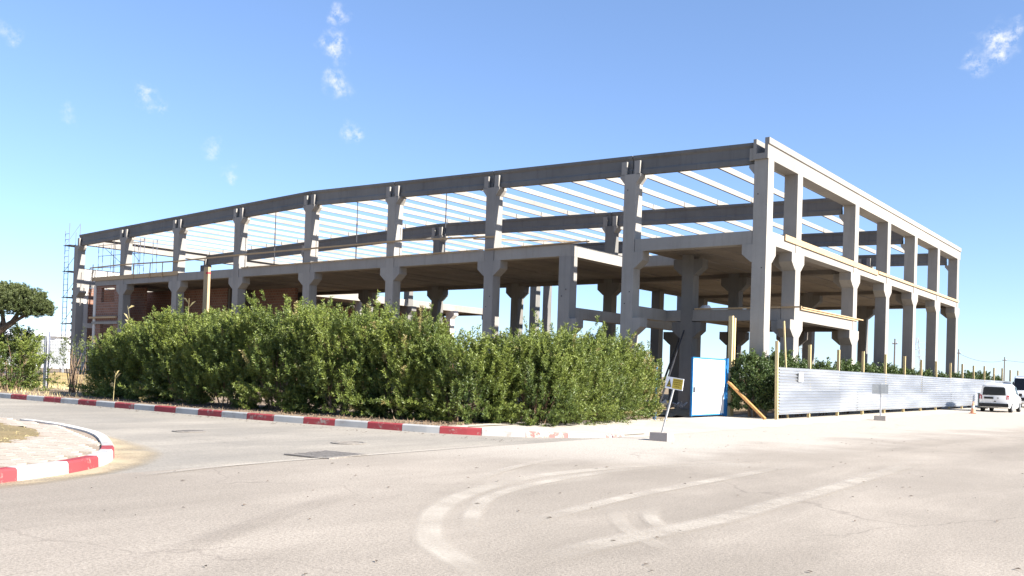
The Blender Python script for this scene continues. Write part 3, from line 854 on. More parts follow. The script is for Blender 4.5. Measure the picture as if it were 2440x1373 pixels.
# slanting props under the slab near the gate
for (p, q, lab) in [((-6.2, 2.3, .1), (-5.45, 3.3, 3.9), 'dark slanting prop leaning on the mezzanine column behind the gate'),
                    ((-8.4, 6.0, .1), (-7.6, 7.6, 4.6), 'dark slanting prop behind the hedge end under the mezzanine')]:
    o = empty('slanting_prop', p, 0, lab, 'prop'); d = Vector(q) - Vector(p)
    MB().tube([Vector((0, 0, 0)), d * .6], .055, 8).build('outer_tube', 'dark_metal', o); MB().tube([d * .6, d], .04, 8).build('inner_tube', 'dark_metal', o)
    MB().box(-.15, .15, -.15, .15, -.1, -.05).build('foot_plate', 'dark_metal', o)

# ------------------------------------------------------------------ site fence
FX = 1.25
fence = empty('corrugated_fence', (FX, 0, 0), 0, 'grey corrugated metal site fence with pale timber posts along the side street', 'fence')
NPOST = 16
py_ = [-1.63 + 3.82 * k for k in range(NPOST)]
for k, y in enumerate(py_):
    m = MB(); hgt = 3.15 + rnd.uniform(-.05, .05); t = rnd.uniform(-.02, .02)
    m.bar((.0 if k else .06, y, -.2), (t, y + t, hgt), .085, .12, up=(1, 0, 0)); m.build('post', 'pale_timber', fence)
def corrugated(y0, y1, z0, z1, off, bow):
    vs, fs = [], []
    n = 84; amp = .030; pitch_ = .125; ny = 7
    for j in range(ny):
        y = y0 + (y1 - y0) * j / (ny - 1)
        for i in range(n + 1):
            z = z0 + (z1 - z0) * i / n
            t = j / (ny - 1)
            vs.append((off + amp * math.sin(2 * math.pi * z / pitch_) + bow * math.sin(math.pi * t * 2 + z) * .012, y, z + bow * .012 * math.sin(3.1 * t + y0)))
    for j in range(ny - 1):
        for i in range(n):
            a = j * (n + 1) + i; fs.append((a, a + n + 1, a + n + 2, a + 1))
    return mesh('corrugated_sheet', vs, fs, 'zinc_sheet', fence, True)
for k in range(0, NPOST - 2, 2):
    y0, y1 = py_[k] + (.05 if k == 0 else -.02), py_[k + 2] + .02
    corrugated(y0, y1, 1.08, 2.13 + rnd.uniform(-.02, .02), .085, rnd.uniform(-1, 1)).location.y = .0
    sp_ = y0 + (y1 - y0) * (.35 if k == 2 else 1)
    if k == 2:
        corrugated(y0, sp_, .2, 1.14, .118, .6); corrugated(sp_ - .04, y1, .21, 1.15, .136, -.5)
    else:
        corrugated(y0, y1,   .2, 1.14, .118, rnd.uniform(-1, 1))
o = MB().box(0, .006, -.24, .24, 0, .40).build('paper_notice', 'paper'); o.location = (FX + .16, .72, 1.56)
tag(o, 'blank white paper notice fixed to the corrugated fence', 'notice')

# gate -------------------------------------------------------------------------
gate = empty('site_gate', (-1.0, 0, 0), 0, 'white site gate leaf in a bright blue steel frame', 'gate')
leaf = MB().box(-.02, .02, -4.56, -1.64, .12, 2.36).build('leaf_panel', 'gate_panel', gate)
for (a, b, c, d) in ((-4.62, -4.56, .06, 2.40), (-1.64, -1.57, .06, 2.40)): MB().box(-.04, .04, a, b, c, d).build('frame_bar', 'blue_paint', leaf)
for z in (.06, 2.33): MB().box(-.038, .038, -4.558, -1.642, z + .02, z + .07).build('frame_bar', 'blue_paint', leaf)
MB().box(-.08, .06, -1.48, -1.36, -.2, 2.44).build('gate_post', 'blue_paint', gate)
MB().box(-.05, .05, -7.58, -7.48, -.2, 2.05).build('gate_post', 'blue_paint', gate)
MB().box(.021, .05, -4.5, -4.38, 1.0, 1.22).build('latch', 'dark_metal', leaf); MB().box(.0205, .026, -4.55, -1.65, 1.2, 1.225).build('weld_seam', 'sign_grey', leaf)
for z in (.45, 2.0): MB().cyl((.0, -1.525, z), .04, .14, 8).build('hinge', 'blue_paint', leaf)
board('timber_brace', (-.86, -1.52, 1.45), (1.08, -2.24, .02), .10, .10, 'orange timber brace leaning from the gate post to the ground', 'brace', 'orange_timber')
o = empty('timber_post_pair', (-1.1, -.75, 0), 0, 'tall pair of fresh timber posts standing behind the gate', 'post')
MB().box(-.10, .08, -.16, -.02, -.2, 4.28).build('post', 'pale_timber', o); MB().box(-.06, .10, .02, .16, -.2, 4.20).build('post', 'pale_timber', o)
board('timber_stake', (1.02, .35, 0), (.86, .05, 4.1), .06, .06, 'thin pinkish timber stake leaning behind the first fence post', 'stake', 'pale_timber')
o = empty('timber_mast', (-14.35, -17.6, 0), 0, 'tall timber post with red top rising from the left hedge', 'post')
MB().box(-.16, .12, -.05, .05, -.2, 5.1).build('post', 'timber', o); MB().box(-.02, .124, -.054, .054, 4.84, 4.92).build('red_band', 'red_paint', o)

# debris seen through the gate
mound = MB(); 
vs, fs = [], []
n1, n2 = 26, 12
for i in range(n1):
    for j in range(n2):
        u = i / (n1 - 1); v = j / (n2 - 1)
        x = -7.5 + u * 6.0; y = -4.4 + v * 3.2
        z = .55 * math.sin(math.pi * v) ** .8 * (.6 + .4 * math.sin(u * 7)) * min(1, 6 * u, 6 * (1 - u)) + rnd.uniform(-.05, .06)
        vs.append((x, y, z))
for i in range(n1 - 1):
    for j in range(n2 - 1):
        a = i * n2 + j; fs.append((a, a + 1 + n2 - 1, a + n2 + 1, a + 1))
tag(mesh('spoil_heap', vs, fs, 'sandy_soil'), 'low heap of pale soil behind the open gateway', 'soil heap')
m = MB()
for k in range(70):
    x, y = rnd.uniform(-7, -2), rnd.uniform(-4.6, -2.4); s_ = rnd.uniform(.06, .2)
    a = [Vector((rnd.uniform(-1, 1), rnd.uniform(-1, 1), rnd.uniform(-.4, .9))) * s_ for _ in range(6)]
    m.add([Vector((x, y, .35 + rnd.uniform(-.1, .2))) + Vector(v_) * s_ for v_ in ((1, 0, 0), (0, 1, 0), (-1, 0, 0), (0, -1, 0), (.2, .1, .8), (0, 0, -.8))],
          [(0, 1, 4), (1, 2, 4), (2, 3, 4), (3, 0, 4), (1, 0, 5), (2, 1, 5), (3, 2, 5), (0, 3, 5)])
tag(m.build('rubble', 'rubble_stone'), 'loose broken stone on the soil heap behind the gate', 'rubble', kind='stuff')

# ------------------------------------------------------------------ signs and street things
sg = empty('warning_sign', (4.37, -16.9, 0), R(3), 'leaning yellow and white warning sign with triangle on a concrete block', 'sign')
vs = [(-.24, -.2, 0), (.24, -.2, 0), (.24, .2, 0), (-.24, .2, 0), (-.235, -.19, .2), (.235, -.19, .205), (.235, .19, .205), (-.235, .19, .2)]
m = MB().add(vs, [(0, 3, 2, 1), (4, 5, 6, 7), (0, 1, 5, 4), (1, 2, 6, 5), (2, 3, 7, 6), (3, 0, 4, 7)]); m.build('concrete_base', 'block_concrete', sg)
p0 = Vector((0, 0, .18)); p1 = Vector((.29, .0, 1.32))
MB().bar(p0, p1, .055, .03).build('post', 'galvanised_post', sg)
bd2 = MB().box(-.235, .235, 0, .02, -.145, .145).build('board', 'white_panel', sg); bd2.matrix_local = Matrix.Translation((.315, -.04, 1.43)) @ Matrix.Rotation(R(7), 4, 'Y')
MB().box(-.045, .222, -.004, -.001, -.125, .125).build('yellow_panel', 'sign_yellow', bd2)
tri = [(-.20, -.10), (-.07, -.10), (-.135, .10)]; tin = [(-.175, -.082), (-.095, -.082), (-.135, .045)]
MB().prism(tri, -.006, -.003, 'y').build('warning_triangle', 'sign_ink', bd2); MB().prism(tin, -.009, -.0065, 'y').build('triangle_field', 'sign_yellow', bd2)
MB().box(-.150, -.120, -.012, -.0095, -.065, -.01).build('triangle_symbol', 'sign_ink', bd2)
for k, (z, a, b) in enumerate(((.085, -.02, .19), (.035, -.03, .20), (-.015, -.01, .19), (-.07, .02, .15))):
    m = MB(); x = a
    while x < b:
        wl = rnd.uniform(.018, .05); m.box(x, min(b, x + wl), -.007, -.0045, z - .013, z + .013); x += wl + .008
    m.build('print_line', 'sign_brown', bd2)
s2 = empty('street_sign', (3.88, 3.6, 0), R(8), 'grey blank-backed sign on a white post in front of the corrugated fence', 'sign')
m = MB().add([(x * 1.0, y, z) for x, y, z in vs], [(0, 3, 2, 1), (4, 5, 6, 7), (0, 1, 5, 4), (1, 2, 6, 5), (2, 3, 7, 6), (3, 0, 4, 7)]); m.build('concrete_base', 'block_concrete', s2)
MB().box(-.035, .035, -.02, .02, .15, 1.62).build('post', 'white_paint', s2)
MB().box(-.36, -.002, -.045, -.025, 1.14, 1.56).build('board', 'sign_grey', s2); MB().box(.002, .30, -.05, -.03, 1.16, 1.56).build('board', 'sign_grey', s2)

cb = empty('utility_cabinet', (2.0, 36.2, 0), 0, 'low grey cabinet on the roadside in front of the far fence', 'cabinet')
MB().box(-.33, .33, -.25, .25, .06, 1.08).build('housing', 'cabinet_grey', cb); MB().box(-.36, .36, -.28, .28, 0, .06).build('plinth', 'block_concrete', cb); MB().box(-.36, .36, -.28, .28, 1.081, 1.13).build('lid', 'cabinet_grey', cb)
MB().box(.331, .336, -.2, .2, .15, 1.0).build('door', 'cabinet_grey', cb)
sk = MB(); vs_ = []
for k in range(12):
    a = 2 * math.pi * k / 12; rr = 1 + .18 * math.sin(3 * a); vs_.append((.36 * rr * math.cos(a), .2 * rr * math.sin(a), 0))
vs_ += [(x * .9, y * .9, .16 + .05 * math.sin(5 * x)) for x, y, z in vs_[:12]] + [(x * .5 + .08, y * .5, .30) for x, y, z in vs_[:12]]
fs_ = [(r_ * 12 + k, r_ * 12 + (k + 1) % 12, (r_ + 1) * 12 + (k + 1) % 12, (r_ + 1) * 12 + k) for r_ in range(2) for k in range(12)] + [tuple(range(24, 36))]
o = mesh('cement_sack', vs_, fs_, 'white_panel', None, True); o.location = (-5.0, 4.5, MZ1 + .0); tag(o, 'white sack lying on the mezzanine floor behind the gate', 'sack')
co = empty('traffic_cone', (4.1, 21.6, 0), 0, 'faded orange traffic cone on the road behind the white van', 'cone')
MB().box(-.2, .2, -.2, .2, 0, .04).build('base', 'cone_orange', co)
MB().cyl((0, 0, .04), .15, .28, 18, .095).build('lower_body', 'cone_orange', co); MB().cyl((0, 0, .321), .095, .14, 18, .07).build('white_band', 'white_paint', co); MB().cyl((0, 0, .462), .07, .24, 18, .03).build('upper_body', 'cone_orange', co)

# van ---------------------------------------------------------------------------
def loft(sections):
    """sections: list of (y, [(x,z)...]) half outlines mirrored -> closed skin"""
    vs = []; n = len(sections[0][1])
    for y, half in sections:
        ring = [(x, y, z) for x, z in half] + [(-x, y, z) for x, z in reversed(half)]
        vs += ring
    k = 2 * n; fs = []
    for i in range(len(sections) - 1):
        for j in range(k):
            a, b = i * k + j, i * k + (j + 1) % k
            fs.append((a, b, b + k, a + k))
    fs.append(tuple(range(k))[::-1]); fs.append(tuple(range((len(sections) - 1) * k, len(sections) * k)))
    return vs, fs
van = empty('panel_van', (4.17, 27.55, 0), R(-1), 'small white panel van seen from behind, parked along the fence', 'van')
secs = []
def vsec(y, zb, zw, zr, wb, wr):
    return (y, [(wb * .93, zb), (wb, zb + .16), (wb, zw), (wr + .02, (zw + zr) / 2 + .08), (wr, zr - .13), (wr - .08, zr - .03), (wr * .6, zr), (0.01, zr + .015)])
prof = [(0, .42, .98, 1.66, .80, .70), (.06, .30, 1.0, 1.78, .86, .73), (.5, .24, 1.02, 1.83, .89, .75), (2.1, .22, 1.02, 1.83, .89, .75), (2.75, .22, 1.02, 1.76, .89, .72),
        (3.35, .22, 1.02, 1.22, .88, .66), (3.6, .22, .98, 1.08, .87, .66), (4.25, .24, .86, .96, .83, .62), (4.42, .32, .70, .78, .74, .58)]
v_, f_ = loft([vsec(*p) for p in prof])
body = mesh('body', v_, [f[::-1] for f in f_], 'van_paint', van, True)
md = body.modifiers.new('b', 'BEVEL'); md.width = .03; md.segments = 2; md.limit_method = 'ANGLE'; md.angle_limit = R(40)
def quad(name, pts, mat, par, th=.012, off=(0, -1, 0)):
    o_ = Vector(off) * th
    P = [Vector(p) for p in pts]; n = len(P)
    vs_ = P + [p + o_ for p in P]
    return mesh(name, vs_, [tuple(range(n)), tuple(range(2 * n - 1, n - 1, -1))] + [(i, i + n, (i + 1) % n + n, (i + 1) % n) for i in range(n)], mat, par)
quad('rear_window', [(-.67, .0, 1.08), (.67, .0, 1.08), (.62, .0, 1.54), (.54, .0, 1.61), (-.54, .0, 1.61), (-.62, .0, 1.54)], 'van_glass', van, .02)
quad('number_plate', [(-.58, 0, .84), (-.04, 0, .84), (-.04, 0, .97), (-.58, 0, .97)], 'plate_black', van, .03)
MB().box(-.84, .84, -.09, .1, .34, .56).build('rear_bumper', 'black_plastic', van)
for s_ in (-1, 1):
    quad('tail_lamp', [(s_ * .70, .01, .82), (s_ * .865, .06, .82), (s_ * .855, .06, 1.12), (s_ * .71, .01, 1.08)][::s_], 'tail_lamp', van, .03)
    wl = empty('w'); bpy.data.objects.remove(wl)
    for y in (.82, 3.5):
        t_ = MB().cyl((s_ * .80 - .09, y, .31), .31, .19, 24, axis='x').build('wheel', 'rubber', van)
        MB().cyl((s_ * .80 + (.1 if s_ > 0 else -.12), y, .31), .19, .02, 16, axis='x').build('rim', 'wheel_rim', t_)
    quad('side_window', [(s_ * .845, 2.35, 1.08), (s_ * .845, 3.15, 1.08), (s_ * .745, 2.75, 1.64), (s_ * .775, 2.35, 1.66)], 'van_glass', van, .02, (s_, 0, 0))
    MB().box(*sorted((s_ * .90, s_ * 1.08)), 2.95, 3.05, 1.02, 1.24).build('mirror', 'black_plastic', van)
    MB().box(*sorted((s_ * .885, s_ * .905)), .5, 2.2, .88, .90).build('side_rail', 'black_plastic', van)
MB().cyl((.22, -.012, .90), .05, .02, 16, axis='y').build('badge', 'wheel_rim', van)
MB().box(.0, .11, -.03, .0, .66, .72).build('door_handle', 'black_plastic', van)
quad('windscreen', [(-.62, 3.36, 1.24), (.62, 3.36, 1.24), (.6, 2.82, 1.72), (-.6, 2.82, 1.72)], 'van_glass', van, .03, (0, .4, .6))

bus = empty('minibus', (3.0, 46.6, 0), R(180), 'tall white minibus with dark windscreen behind the panel van', 'minibus')
def bsec(y, zb, zw, zr, wb, wr): return vsec(y, zb, zw, zr, wb, wr)
prof = [(0, .35, 1.2, 2.4, .9, .8), (.1, .3, 1.25, 2.6, .98, .86), (4.3, .3, 1.25, 2.62, .98, .86), (4.9, .3, 1.25, 2.45, .97, .82), (5.35, .3, 1.15, 1.40, .95, .74), (5.9, .34, 1.0, 1.14, .9, .68), (6.0, .4, .9, 1.0, .85, .62)]
v_, f_ = loft([bsec(*p) for p in prof])
# front of the bus looks towards the street corner: local +y turned round, nose at local y = 0
v_ = [(x, 6.0 - y - 6.0, z) for x, y, z in v_]
bb = mesh('body', v_, f_, 'van_paint', bus, True)
for o_ in (bb,):
    md = o_.modifiers.new('b', 'BEVEL'); md.width = .04; md.segments = 2; md.limit_method = 'ANGLE'; md.angle_limit = R(40)
bus.rotation_euler = (0, 0, 0); bus.location = (3.0, 52.6, 0)
quad('windscreen', [(-.80, -5.36, 1.42), (.80, -5.36, 1.42), (.74, -4.90, 2.36), (-.74, -4.90, 2.36)], 'van_glass', bus, .05, (0, -.8, .5))
quad('grille', [(-.5, -6.0, .55), (.5, -6.0, .55), (.5, -6.0, .82), (-.5, -6.0, .82)], 'black_plastic', bus, .03)
for s_ in (-1, 1):
    quad('headlight', [(s_ * .58, -5.97, .82), (s_ * .83, -5.92, .86), (s_ * .83, -5.9, 1.04), (s_ * .6, -5.97, .98)], 'wheel_rim', bus, .03)
    MB().box(*sorted((s_ * .98, s_ * 1.2)), -5.15, -5.0, 1.25, 1.62).build('mirror', 'black_plastic', bus)
    quad('side_window', [(s_ * .955, -5.1, 1.36), (s_ * .955, -.6, 1.36), (s_ * .885, -.6, 2.1), (s_ * .885, -4.8, 2.1)], 'van_glass', bus, .04, (s_, 0, 0))
    for y in (-4.9, -1.2):
        t_ = MB().cyl((s_ * .86 - .1, y, .35), .35, .2, 22, axis='x').build('wheel', 'rubber', bus)
        MB().cyl((s_ * .86 + (.105 if s_ > 0 else -.125), y, .35), .2, .02, 16, axis='x').build('rim', 'wheel_rim', t_)
MB().box(-.1, .1, -4.6, -4.4, 2.63, 2.85).build('roof_vent', 'black_plastic', bus)

# ------------------------------------------------------------------ vegetation
rg = np.random.default_rng(11)
def norm(a): return a / np.maximum(np.linalg.norm(a, axis=-1, keepdims=True), 1e-9)
def leaves_mesh(name, base, axis, ln, wd, tint, mat, parent):
    """rhombic folded leaves: base points, axes, lengths, widths"""
    n = len(base)
    rv = norm(rg.normal(size=(n, 3))); side = norm(np.cross(axis, rv)); nrm = norm(np.cross(side, axis))
    ln = ln[:, None]; wd = wd[:, None]
    a = base; b = base + axis * ln * .45 + side * wd * .5 + nrm * wd * .15; c = base + axis * ln; d = base + axis * ln * .45 - side * wd * .5 + nrm * wd * .15
    v = np.stack([a, b, c, d], 1).reshape(-1, 3)
    i = np.arange(n) * 4
    tri = np.stack([i, i + 1, i + 2, i, i + 2, i + 3], 1).reshape(-1, 3)
    me = bpy.data.meshes.new(name)
    me.vertices.add(len(v)); me.vertices.foreach_set('co', v.astype(np.float32).ravel())
    me.loops.add(tri.size); me.loops.foreach_set('vertex_index', tri.astype(np.int32).ravel())
    me.polygons.add(len(tri)); me.polygons.foreach_set('loop_start', np.arange(0, tri.size, 3, dtype=np.int32))
    at = me.attributes.new('tint', 'FLOAT_VECTOR', 'FACE')
    tt = np.repeat(np.stack([tint[:, 0], tint[:, 1], np.zeros(n)], 1), 2, axis=0)
    at.data.foreach_set('vector', tt.astype(np.float32).ravel())
    me.update(calc_edges=True); me.validate()
    return link(name, me, mat, parent)
def foliage(parent, shoots_p, shoots_d, slen, nleaf, llen, lwid, mat, tint0, name='foliage', spread=.75, dry=0.0):
    n = len(shoots_p)
    t = rg.uniform(.05, 1.0, size=(n, nleaf)) ** .8
    P = shoots_p[:, None, :] + shoots_d[:, None, :] * (t * slen[:, None])[..., None] + rg.normal(scale=.012, size=(n, nleaf, 3))
    rv = rg.normal(size=(n, nleaf, 3)); rv -= (rv * shoots_d[:, None, :]).sum(-1, keepdims=True) * shoots_d[:, None, :]
    ax = norm(norm(rv) * spread + shoots_d[:, None, :] * rg.uniform(.3, .95, size=(n, nleaf, 1)))
    ln = rg.uniform(.7, 1.15, size=(n, nleaf)) * llen; wd = ln * lwid / llen
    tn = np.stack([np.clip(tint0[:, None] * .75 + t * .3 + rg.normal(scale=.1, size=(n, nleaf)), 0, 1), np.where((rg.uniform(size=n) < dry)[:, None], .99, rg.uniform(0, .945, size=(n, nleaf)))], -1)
    return leaves_mesh(name, P.reshape(-1, 3), ax.reshape(-1, 3), ln.ravel(), wd.ravel(), tn.reshape(-1, 2), mat, parent)
def bush(name, x, y, rx, ry, h, label, cat, group=None, ns=420, nleaf=42, mat='oleander_leaf', llen=.125, lwid=.034, z0=.05, low=.02, dry=0.0, stems=16, slen=.55, square=False):
    o = empty(name, (x, y, z0), 0, label, cat, group)
    ph = rg.uniform(0, 6.28, 6)
    az = rg.uniform(0, 2 * np.pi, ns)
    u = rg.uniform(size=ns)
    zt = low + (1 - low) * u ** .9                                  # more shoots towards the top
    prof = np.where(zt < .45, .80 + .20 * (zt / .45) ** .8, np.sqrt(np.clip(1 - ((zt - .45) / .60) ** 2.6, 0.02, 1)))
    lump = 1 + .16 * np.sin(2 * az + ph[0] + 3 * zt) + .12 * np.sin(3 * az + ph[1] - 5 * zt) + .10 * np.sin(5 * az + ph[2] + 9 * zt)
    if square:                                                      # clipped hedge plant: flat sides, grown together with its neighbours
        lump = 1 + (lump - 1) * .45
        lump = lump / (np.abs(np.cos(az)) ** 5 + np.abs(np.sin(az)) ** 5) ** .2
        prof = np.where(zt < .75, .93 + .07 * zt / .75, np.sqrt(np.clip(1 - ((zt - .75) / .33) ** 2.2, 0.05, 1)))
    rr = prof * lump * np.sqrt(rg.uniform(.20, 1.0, ns))
    p = np.stack([rx * rr * np.cos(az), ry * rr * np.sin(az), (h - slen * .85) * zt * (1 + .05 * np.sin(3 * az + ph[3]))], 1)
    if square:                                                      # shoots gather on branches, with gaps between
        outer = np.flatnonzero(rr > .78 * np.median(rr)); K = rg.choice(outer, 120, replace=False)
        sel = rg.uniform(size=ns) < .68
        near = K[((p[:, None, :] - p[None, K, :]) ** 2).sum(-1).argmin(1)]
        p[sel] = p[near][sel] + rg.normal(size=(sel.sum(), 3)) * np.array([.15, .15, .2])
        zt = np.clip(p[:, 2] / (h - slen * .85), 0, 1.1)
        p[:, 2] = np.maximum(p[:, 2], .03)
    p[:, 2] += np.where(rg.uniform(size=ns) < .06, rg.uniform(.05, .22, ns), 0) * (zt > .6)
    outw = np.stack([np.cos(az), np.sin(az), np.zeros(ns)], 1)
    d = norm(outw * rg.uniform(.1, .75, (ns, 1)) + np.array([0, 0, 1.0]) + rg.normal(scale=.22, size=(ns, 3)))
    d[zt < .25] = norm(outw[zt < .25] + np.array([0, 0, .35]) + rg.normal(scale=.3, size=((zt < .25).sum(), 3)))
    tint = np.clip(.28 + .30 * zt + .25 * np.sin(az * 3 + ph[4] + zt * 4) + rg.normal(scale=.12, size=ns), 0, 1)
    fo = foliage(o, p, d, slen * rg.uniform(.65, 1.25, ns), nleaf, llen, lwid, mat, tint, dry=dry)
    m = MB()
    for k in range(stems):
        a = rnd.uniform(0, 6.28); r0 = rnd.uniform(.05, .3); r1 = rnd.uniform(.3, .9)
        q0 = Vector((rx * r0 * math.cos(a), ry * r0 * math.sin(a), -.1)); q2 = Vector((rx * r1 * math.cos(a), ry * r1 * math.sin(a), h * rnd.uniform(.55, .85)))
        q1 = q0.lerp(q2, .5) + Vector((rnd.uniform(-.15, .15), rnd.uniform(-.15, .15), .1))
        m.tube([q0, q1, q2], [.028, .02, .008], 5)
    m.build('stems', 'stem', o)
    return o
HB = 'oleander bushes of the corner hedge'
for (x, y, rx, ry, h, lab) in [
    (-18.3, -18.3, 1.5, 1.25, 2.70, 'leftmost low oleander bush of the hedge beside the wire fence'),
    (-15.9, -18.7, 1.5, 1.25, 2.95, 'oleander bush with a dry reed in front of it'),
    (-13.4, -18.9, 1.5, 1.3, 3.40, 'oleander bush left of the tall timber post'),
    (-10.8, -18.8, 1.6, 1.3, 3.15, 'oleander bush in the dip between post and tallest hedge part'),
    (-8.4, -18.6, 1.7, 1.4, 3.62, 'tall oleander bush, left of the two tallest in the hedge'),
    (-6.1, -18.2, 1.7, 1.4, 3.52, 'tall oleander bush, right of the two tallest in the hedge'),
    (-4.0, -17.7, 1.5, 1.3, 3.25, 'oleander bush where the hedge steps down to its lower half'),
    (-2.1, -17.15, 1.75, 1.3, 2.72, 'low oleander bush at the foot of the step in the hedge'),
    (-.65, -15.5, 1.4, 1.4, 2.98, 'oleander bush on the street corner above the faded kerb'),
    (-.9, -13.3, 1.35, 1.5, 3.22, 'bright green oleander bush just round the hedge corner'),
    (-1.4, -11.1, 1.3, 1.5, 3.05, 'oleander bush second from the gate end of the hedge'),
    (-1.8, -8.9, 1.15, 1.35, 2.75, 'browning oleander bush beside the left blue gate post')]:
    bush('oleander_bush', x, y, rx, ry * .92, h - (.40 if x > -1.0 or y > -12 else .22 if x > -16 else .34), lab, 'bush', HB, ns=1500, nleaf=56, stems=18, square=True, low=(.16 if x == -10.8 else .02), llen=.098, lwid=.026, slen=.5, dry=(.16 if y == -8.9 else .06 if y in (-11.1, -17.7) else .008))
SB = 'shrubs behind the corrugated fence'
side = [(-.15, -.6, .75, .8, 2.62, 'dark round shrub between the gate and the first fence post'), (.40, 1.1, .38, 1.2, 2.7, 'shrub showing above the first fence panel beside the thin stake')]
ords = ['third', 'fourth', 'fifth', 'sixth', 'seventh', 'eighth', 'ninth', 'tenth', 'eleventh', 'twelfth', 'thirteenth', 'fourteenth']
y = 3.4
for k in range(12):
    side.append((.42, y, .30, 1.75, 2.42 + rnd.uniform(-.12, .2) + (.15 if y > 36 else 0), ords[k] + ' shrub from the gate showing over the corrugated fence')); y += 3.15 + .22 * k
for k, (x, y, rx, ry, h, lab) in enumerate(side):
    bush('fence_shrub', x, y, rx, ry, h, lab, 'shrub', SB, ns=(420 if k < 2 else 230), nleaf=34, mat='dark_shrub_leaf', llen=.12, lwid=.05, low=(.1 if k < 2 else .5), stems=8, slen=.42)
bush('leafy_shrub', -25.0, -19.9, 1.5, 1.3, 2.75, 'loose leafy shrub below the clipped tree at the left edge', 'shrub', None, 420, 34, 'oleander_leaf', .13, .04, slen=.5)
bush('leafy_shrub', -27.0, -19.2, 1.5, 1.3, 2.3, 'shrub at the extreme left edge behind the clipped tree', 'shrub', None, 260, 34, 'oleander_leaf', .13, .04, slen=.5)
# half-bare young tree by the wire fence
yt = bush('young_tree', -23.0, -18.2, .75, .6, 2.55, 'half-bare young tree on the verge between wire fence and hedge', 'tree', None, 44, 22, 'olive_leaf', .11, .035, low=.45, stems=15, slen=.5)
MB().tube([(0, 0, -.15), (.03, 0, .9), (.02, .02, 1.7)], [.075, .055, .03], 8).build('trunk', 'bark', yt)
# reeds
def reed(x, y, h, lean, label, n=10):
    o = empty('dry_reed', (x, y, .1), 0, label, 'reed', None); top = Vector((lean, 0, h))
    MB().tube([(0, 0, 0), (lean * .35, 0, h * .5), top], [.014, .012, .005], 5).build('stalk', 'dry_reed', o)
    for k in range(n):
        t = rnd.uniform(.35, .98); b = Vector((lean * t, 0, h * t)); a = rnd.uniform(0, 6.28)
        e = b + Vector((math.cos(a) * .34, math.sin(a) * .2, rnd.uniform(-.05, .28))); md_ = b.lerp(e, .5) + Vector((0, 0, .08)); s_ = Vector((0, .01, .008))
        mesh('blade', [b, md_ + s_, e, md_ - s_], [(0, 1, 2), (0, 2, 3)], 'dry_reed', o)
reed(-17.0, -18.7, 3.55, -.9, 'yellow dry reed leaning left above the low end of the hedge', 14)
reed(-13.95, -18.6, 3.75, .05, 'upright dry reed with thin blades left of the timber post', 9)
reed(-14.6, -19.4, 3.15, -.1, 'short dry reed tip above the left hedge', 7)
reed(-14.9, -20.75, 1.0, .1, 'short yellow reed at the kerb in front of the left hedge', 6)
# clipped cloud tree at the left edge
ct = empty('clipped_tree', (-25.3, -21.35, .1), 0, 'dark-trunked tree with clipped cloud crown at the left edge', 'tree')
MB().tube([(0, 0, -.3), (.1, .1, .9), (.45, .35, 1.75), (1.05, .6, 2.45), (1.55, .95, 2.85), (1.75, 1.1, 3.3)], [.22, .19, .17, .15, .12, .06], 10).build('trunk', 'bark', ct)
for q in ([(1.05, .6, 2.42), (.95, .8, 2.9), (.5, .9, 3.5)], [(1.5, .9, 2.8), (2.1, 1.2, 3.15), (2.4, 1.5, 3.3)], [(.6, .4, 1.95), (-.2, .2, 2.7), (-.6, .1, 3.5)], [(1.3, .75, 2.65), (1.2, .7, 3.2), (1.2, .6, 3.6)]):
    MB().tube(q, [.085, .06, .03], 7).build('limb', 'bark', ct)
def cloud_pad(c, rx, ry, rz, n):
    a = norm(rg.normal(size=(n, 3))); a[:, 2] = np.where(a[:, 2] < -.25, -a[:, 2] * .8, a[:, 2]); a = norm(a)
    s_ = (rg.uniform(.35, 1, n) ** .45)[:, None]
    lump = 1 + .09 * np.sin(a[:, :1] * 7 + c[0]) + .08 * np.sin(a[:, 1:2] * 9 + 2) + .06 * np.sin(a[:, 2:] * 11)
    p = np.array(c) + a * np.array([rx, ry, rz]) * s_ * lump
    d = norm(a + np.array([0, 0, .5]) + rg.normal(scale=.35, size=(n, 3)))
    return p, d
P_, D_ = zip(*[cloud_pad(c, rx, ry, rz, n) for c, rx, ry, rz, n in [((1.75, 1.1, 3.42), 1.12, 1.1, .80, 900), ((1.2, .75, 3.95), .95, .9, .42, 380), ((.1, .3, 3.75), .8, .8, .6, 330), ((2.35, 1.5, 3.25), .6, .6, .55, 330), ((1.55, 1.0, 3.2), .9, .9, .5, 330), ((-.8, 0, 3.6), .8, .8, .5, 240)]])
P_ = np.concatenate(P_); D_ = np.concatenate(D_)
foliage(ct, P_, D_, rg.uniform(.12, .24, len(P_)), 44, .075, .024, 'olive_leaf', np.clip(.45 + .5 * (P_[:, 2] - 3.5) + rg.normal(scale=.15, size=len(P_)), 0, 1), 'crown')

# dry grass on the verge and behind the wire fence
vs, fs = [], []
for k in range(9000):
    x = rnd.uniform(-36, -17.5); y = rnd.choice([rnd.uniform(-17.4, -12), rnd.uniform(-21.6, -19.5)])
    if y < -19.4 and rnd.random() < .75: continue
    zb = .06 if y < -15 else .03; a = rnd.uniform(0, 6.3); h = rnd.uniform(.05, .28); b = len(vs)
    vs += [(x, y, zb), (x + .018 * math.cos(a), y + .018 * math.sin(a), zb), (x + rnd.uniform(-.1, .1), y + rnd.uniform(-.1, .1), zb + h)]; fs.append((b, b + 1, b + 2))
tag(mesh('dry_grass', vs, fs, 'straw'), 'sparse dry yellow grass around the wire fence', 'grass', kind='stuff')
